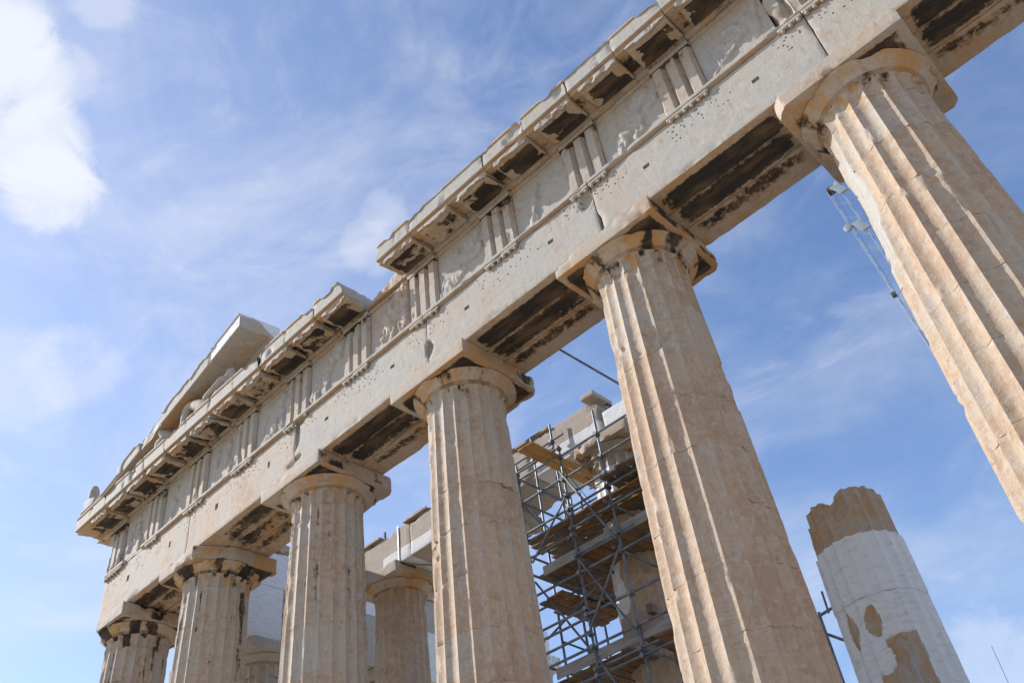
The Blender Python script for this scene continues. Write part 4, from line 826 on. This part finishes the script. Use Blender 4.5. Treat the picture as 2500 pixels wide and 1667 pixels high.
deck(10.6, 14.1, 3.48, 6.2, 8.05, 'y', drop=.04); deck(10.3, 11.2, 4.2, 5.6, 7.62, 'x', mats=(M_WOOD, M_WOODO)); deck(11.5, 14.0, 5.1, 6.2, 7.72, 'x', drop=.1)
deck(10.55, 11.24, 3.4, 5.4, 7.47, 'y', w=.25, mats=(M_WOOD, M_WOODO)); 
deck(10.6, 14.1, 3.48, 6.2, 5.86, 'y', drop=.05); deck(10.2, 14.1, 5.0, 6.2, 5.70, 'x', mats=(M_WOODO, M_WOOD), drop=.1)
for xa, xb, z, h in ((10.75, 14.1, 8.04, .21), (10.7, 14.1, 5.90, .21)): box('toe_board', (xa, 3.435, z), (xb, 3.47, z + h), M_GREYW, SF, seed=int(z * 10), res=.12)
box('toe_board', (12.3, 3.44, 9.33), (14.1, 3.47, 9.36), M_WOOD, SF); box('toe_board', (10.72, 3.475, 8.05), (10.755, 6.1, 8.25), M_GREYW, SF, res=.15)
box('bracing_block', (12.62, 4.05, 6.62), (12.75, 4.25, 6.80), M_WOOD, SF)
tag(put_tube('steel_rod', (14.03, .86, 10.62), (15.35, .86, 8.76), .022, M_STEEL), 'straight dark steel rod slanting down from the beam to the fifth front column', 'rod')
tag(box('junction_box', (12.50, 4.40, 11.62), (12.60, 4.55, 11.86), M_BLACK), 'small black box fixed to the broken right end of the porch beam', 'box')

# ------------------------------------------------------------------ truncated porch column at the right
ST = thing('column', (16.58, PY, .7), 'broken stump of a porch column with white new drums under an ochre top drum', 'column'); ST['kind'] = 'thing'
def rag(A, z, z0, z1):
    P = np.stack([np.cos(A), np.sin(A), 0 * A], 1); cut = z1 - .20 * sstep(fbm(P, 2.6, 4, 14), .36, .66) - .18 * np.sin(A + 1.9) ** 2 * 0 + .10 * np.cos(A - math.radians(330))
    t = (z - z0) / (z1 - z0); return z0 + t * (cut - z0)
hs = 9.56; kw = dict(rb=.835, rt=.668, h=hs, zbase=.7)
def al_low(P, A):
    e = np.degrees(A) % 360
    ee = e + 14 * (fbm(P, 1.9, 4, 12) - .5); zl = 2.6 + 1.55 * sstep(ee, 250, 254) * (1 - sstep(ee, 317, 320)) + .48 * sstep(ee, 277, 280) * (1 - sstep(ee, 317, 320)); old = sstep(zl + .22 * (fbm(P, 3.0, 5, 8) - .5) - P[:, 2], -.02, .02)
    for (a_, z_, wa, wz) in ((272, 4.95, 11, .27), (238, 4.98, 9, .38)): old = np.maximum(old, 1 - sstep(np.sqrt(((e - a_) / wa) ** 2 + ((P[:, 2] - z_) / wz) ** 2) + .9 * (fbm(P, 3.2, 5, 9) - .5), .85, 1.0))
    return 1 - old
def oc(w, P, A, u): w[:, 1] += .52 + .5 * (fbm(P, 1.5, 3, 3) - .5); w[:, 2] = np.clip(w[:, 2] + .1, 0, 1)
c_ = (16.58, PY)
drum(ST, c_, .70, 2.2, seed=1, dz=.3, per=6, tone=.6, stain=oc, **kw)
drum(ST, c_, 2.2, 3.6, seed=2, dz=.05, tone=.6, stain=oc, alpha=lambda P, A: al_low(P, A), **kw)
drum(ST, c_, 3.6, 5.36, seed=3, dz=.035, tone=.6, stain=oc, alpha=al_low, chip=.006, **kw)
drum(ST, c_, 5.36, 6.41, seed=4, dz=.05, tone=.1, alpha=lambda P, A: np.ones(len(P)), chip=.004, extra=.012, **kw)
drum(ST, c_, 6.41, 7.22, seed=5, dz=.03, tone=.75, stain=oc, ragged=rag, chip=.05, spalls=[(285, 6.95, 14, .20, .09), (255, 7.15, 10, .18, .08)], extra=-.03, **kw)
SW = thing('site_tubes', (15.6, 5.2, 0), 'two grey tubes bracing the white column stump from the left', 'tubes')
put_tube('standard', (15.12, 5.9, 0), (15.12, 5.9, 6.1), RT, M_STEEL, SW); put_tube('ledger', (14.6, 5.15, 5.62), (15.85, 5.0, 5.72), RT, M_STEEL, SW); put_tube('brace', (15.0, 5.35, 5.75), (15.85, 5.05, 5.05), RT, M_STEEL, SW); put_tube('end_tube', (15.76, 4.75, 5.55), (15.76, 4.78, 5.95), .02, M_STEEL, SW)

# ------------------------------------------------------------------ crane boom and mast far behind
CR = thing('crane', (13.9, 40, -1.8), 'pale lattice crane boom with white pulley heads behind the nearest front column', 'crane')
def lat(p0, p1, w0, nb):
    p0 = np.array(p0, float); p1 = np.array(p1, float); d = (p1 - p0); u = np.array([1, 0, 0.0]); v = np.array([0, 1.0, 0])
    cs = lambda t, k: p0 + d * t + u * w0 * (k % 2 - .5) + v * w0 * (k // 2 - .5)
    ch = [put_tube('chord', cs(0, k), cs(1, k), .021, M_CRANE, CR, 8) for k in range(4)]
    parts = []
    for i in range(nb):
        a, b = i / nb, (i + 1) / nb
        for (k, l) in ((0, 1), (1, 3), (3, 2), (2, 0)): parts += [tube(cs(a, k), cs((a + b) / 2, l), .013, 6), tube(cs((a + b) / 2, l), cs(b, k), .013, 6)]
    V, F = join(parts); o = add_mesh('lacing', V, F, M_CRANE, CR, smooth=60); o['kind'] = 'stuff'
lat((16.0, 40, -1.8), (12.95, 40, 47.6), .80, 30)
for z, x in ((47.0, 13.1), (43.0, 13.2)):
    P, F, A = lathe((0, 0), [(.26, -.10), (.32, -.07), (.32, .07), (.26, .10)], 24); R3 = np.stack([P[:, 0], P[:, 2], P[:, 1]], 1) + np.array([x - .42 if z < 45 else x + .45, 39.2, z]); add_mesh('pulley_head', R3, orient(R3, F), M_WHITE, CR)
    P, N, Q = block((x - .15, 39.1, z - 1.0), (x + .45, 39.3, z + .1), res=.2, wear=.02, chip=0, seed=3); P[:, 0] += (P[:, 2] - z) * -.45; add_mesh('head_plate', P, allq(Q), M_WHITE, CR)
box('cap_frame', (12.5, 39.6, 47.5), (13.4, 40.4, 47.62), M_BLACK, CR); box('joint', (13.1, 39.4, 36.3), (13.35, 39.7, 36.6), M_BLACK, CR); box('slew_base', (14.8, 38.8, -1.9), (17.2, 41.2, -.6), M_WHITE, CR)
put_tube('hoist_rope', (12.9, 39.3, 47.5), (14.2, 39.3, 20), .014, M_BLACK, CR, 6)
MA = thing('mast', (11.6, 30, -1.8), 'very thin dark mast in the sky at the lower right', 'mast'); put_tube('pole', (11.6, 30, -1.85), (11.66, 30, 10.2), .018, M_BLACK, MA, 6); put_tube('tip', (11.66, 30, 10.2), (11.69, 30, 11.95), .011, M_BLACK, MA, 6)
for o in list(SC.objects):
    if o.parent is None and o.type in ('MESH', 'EMPTY') and 'kind' not in o.keys(): o['kind'] = 'thing'
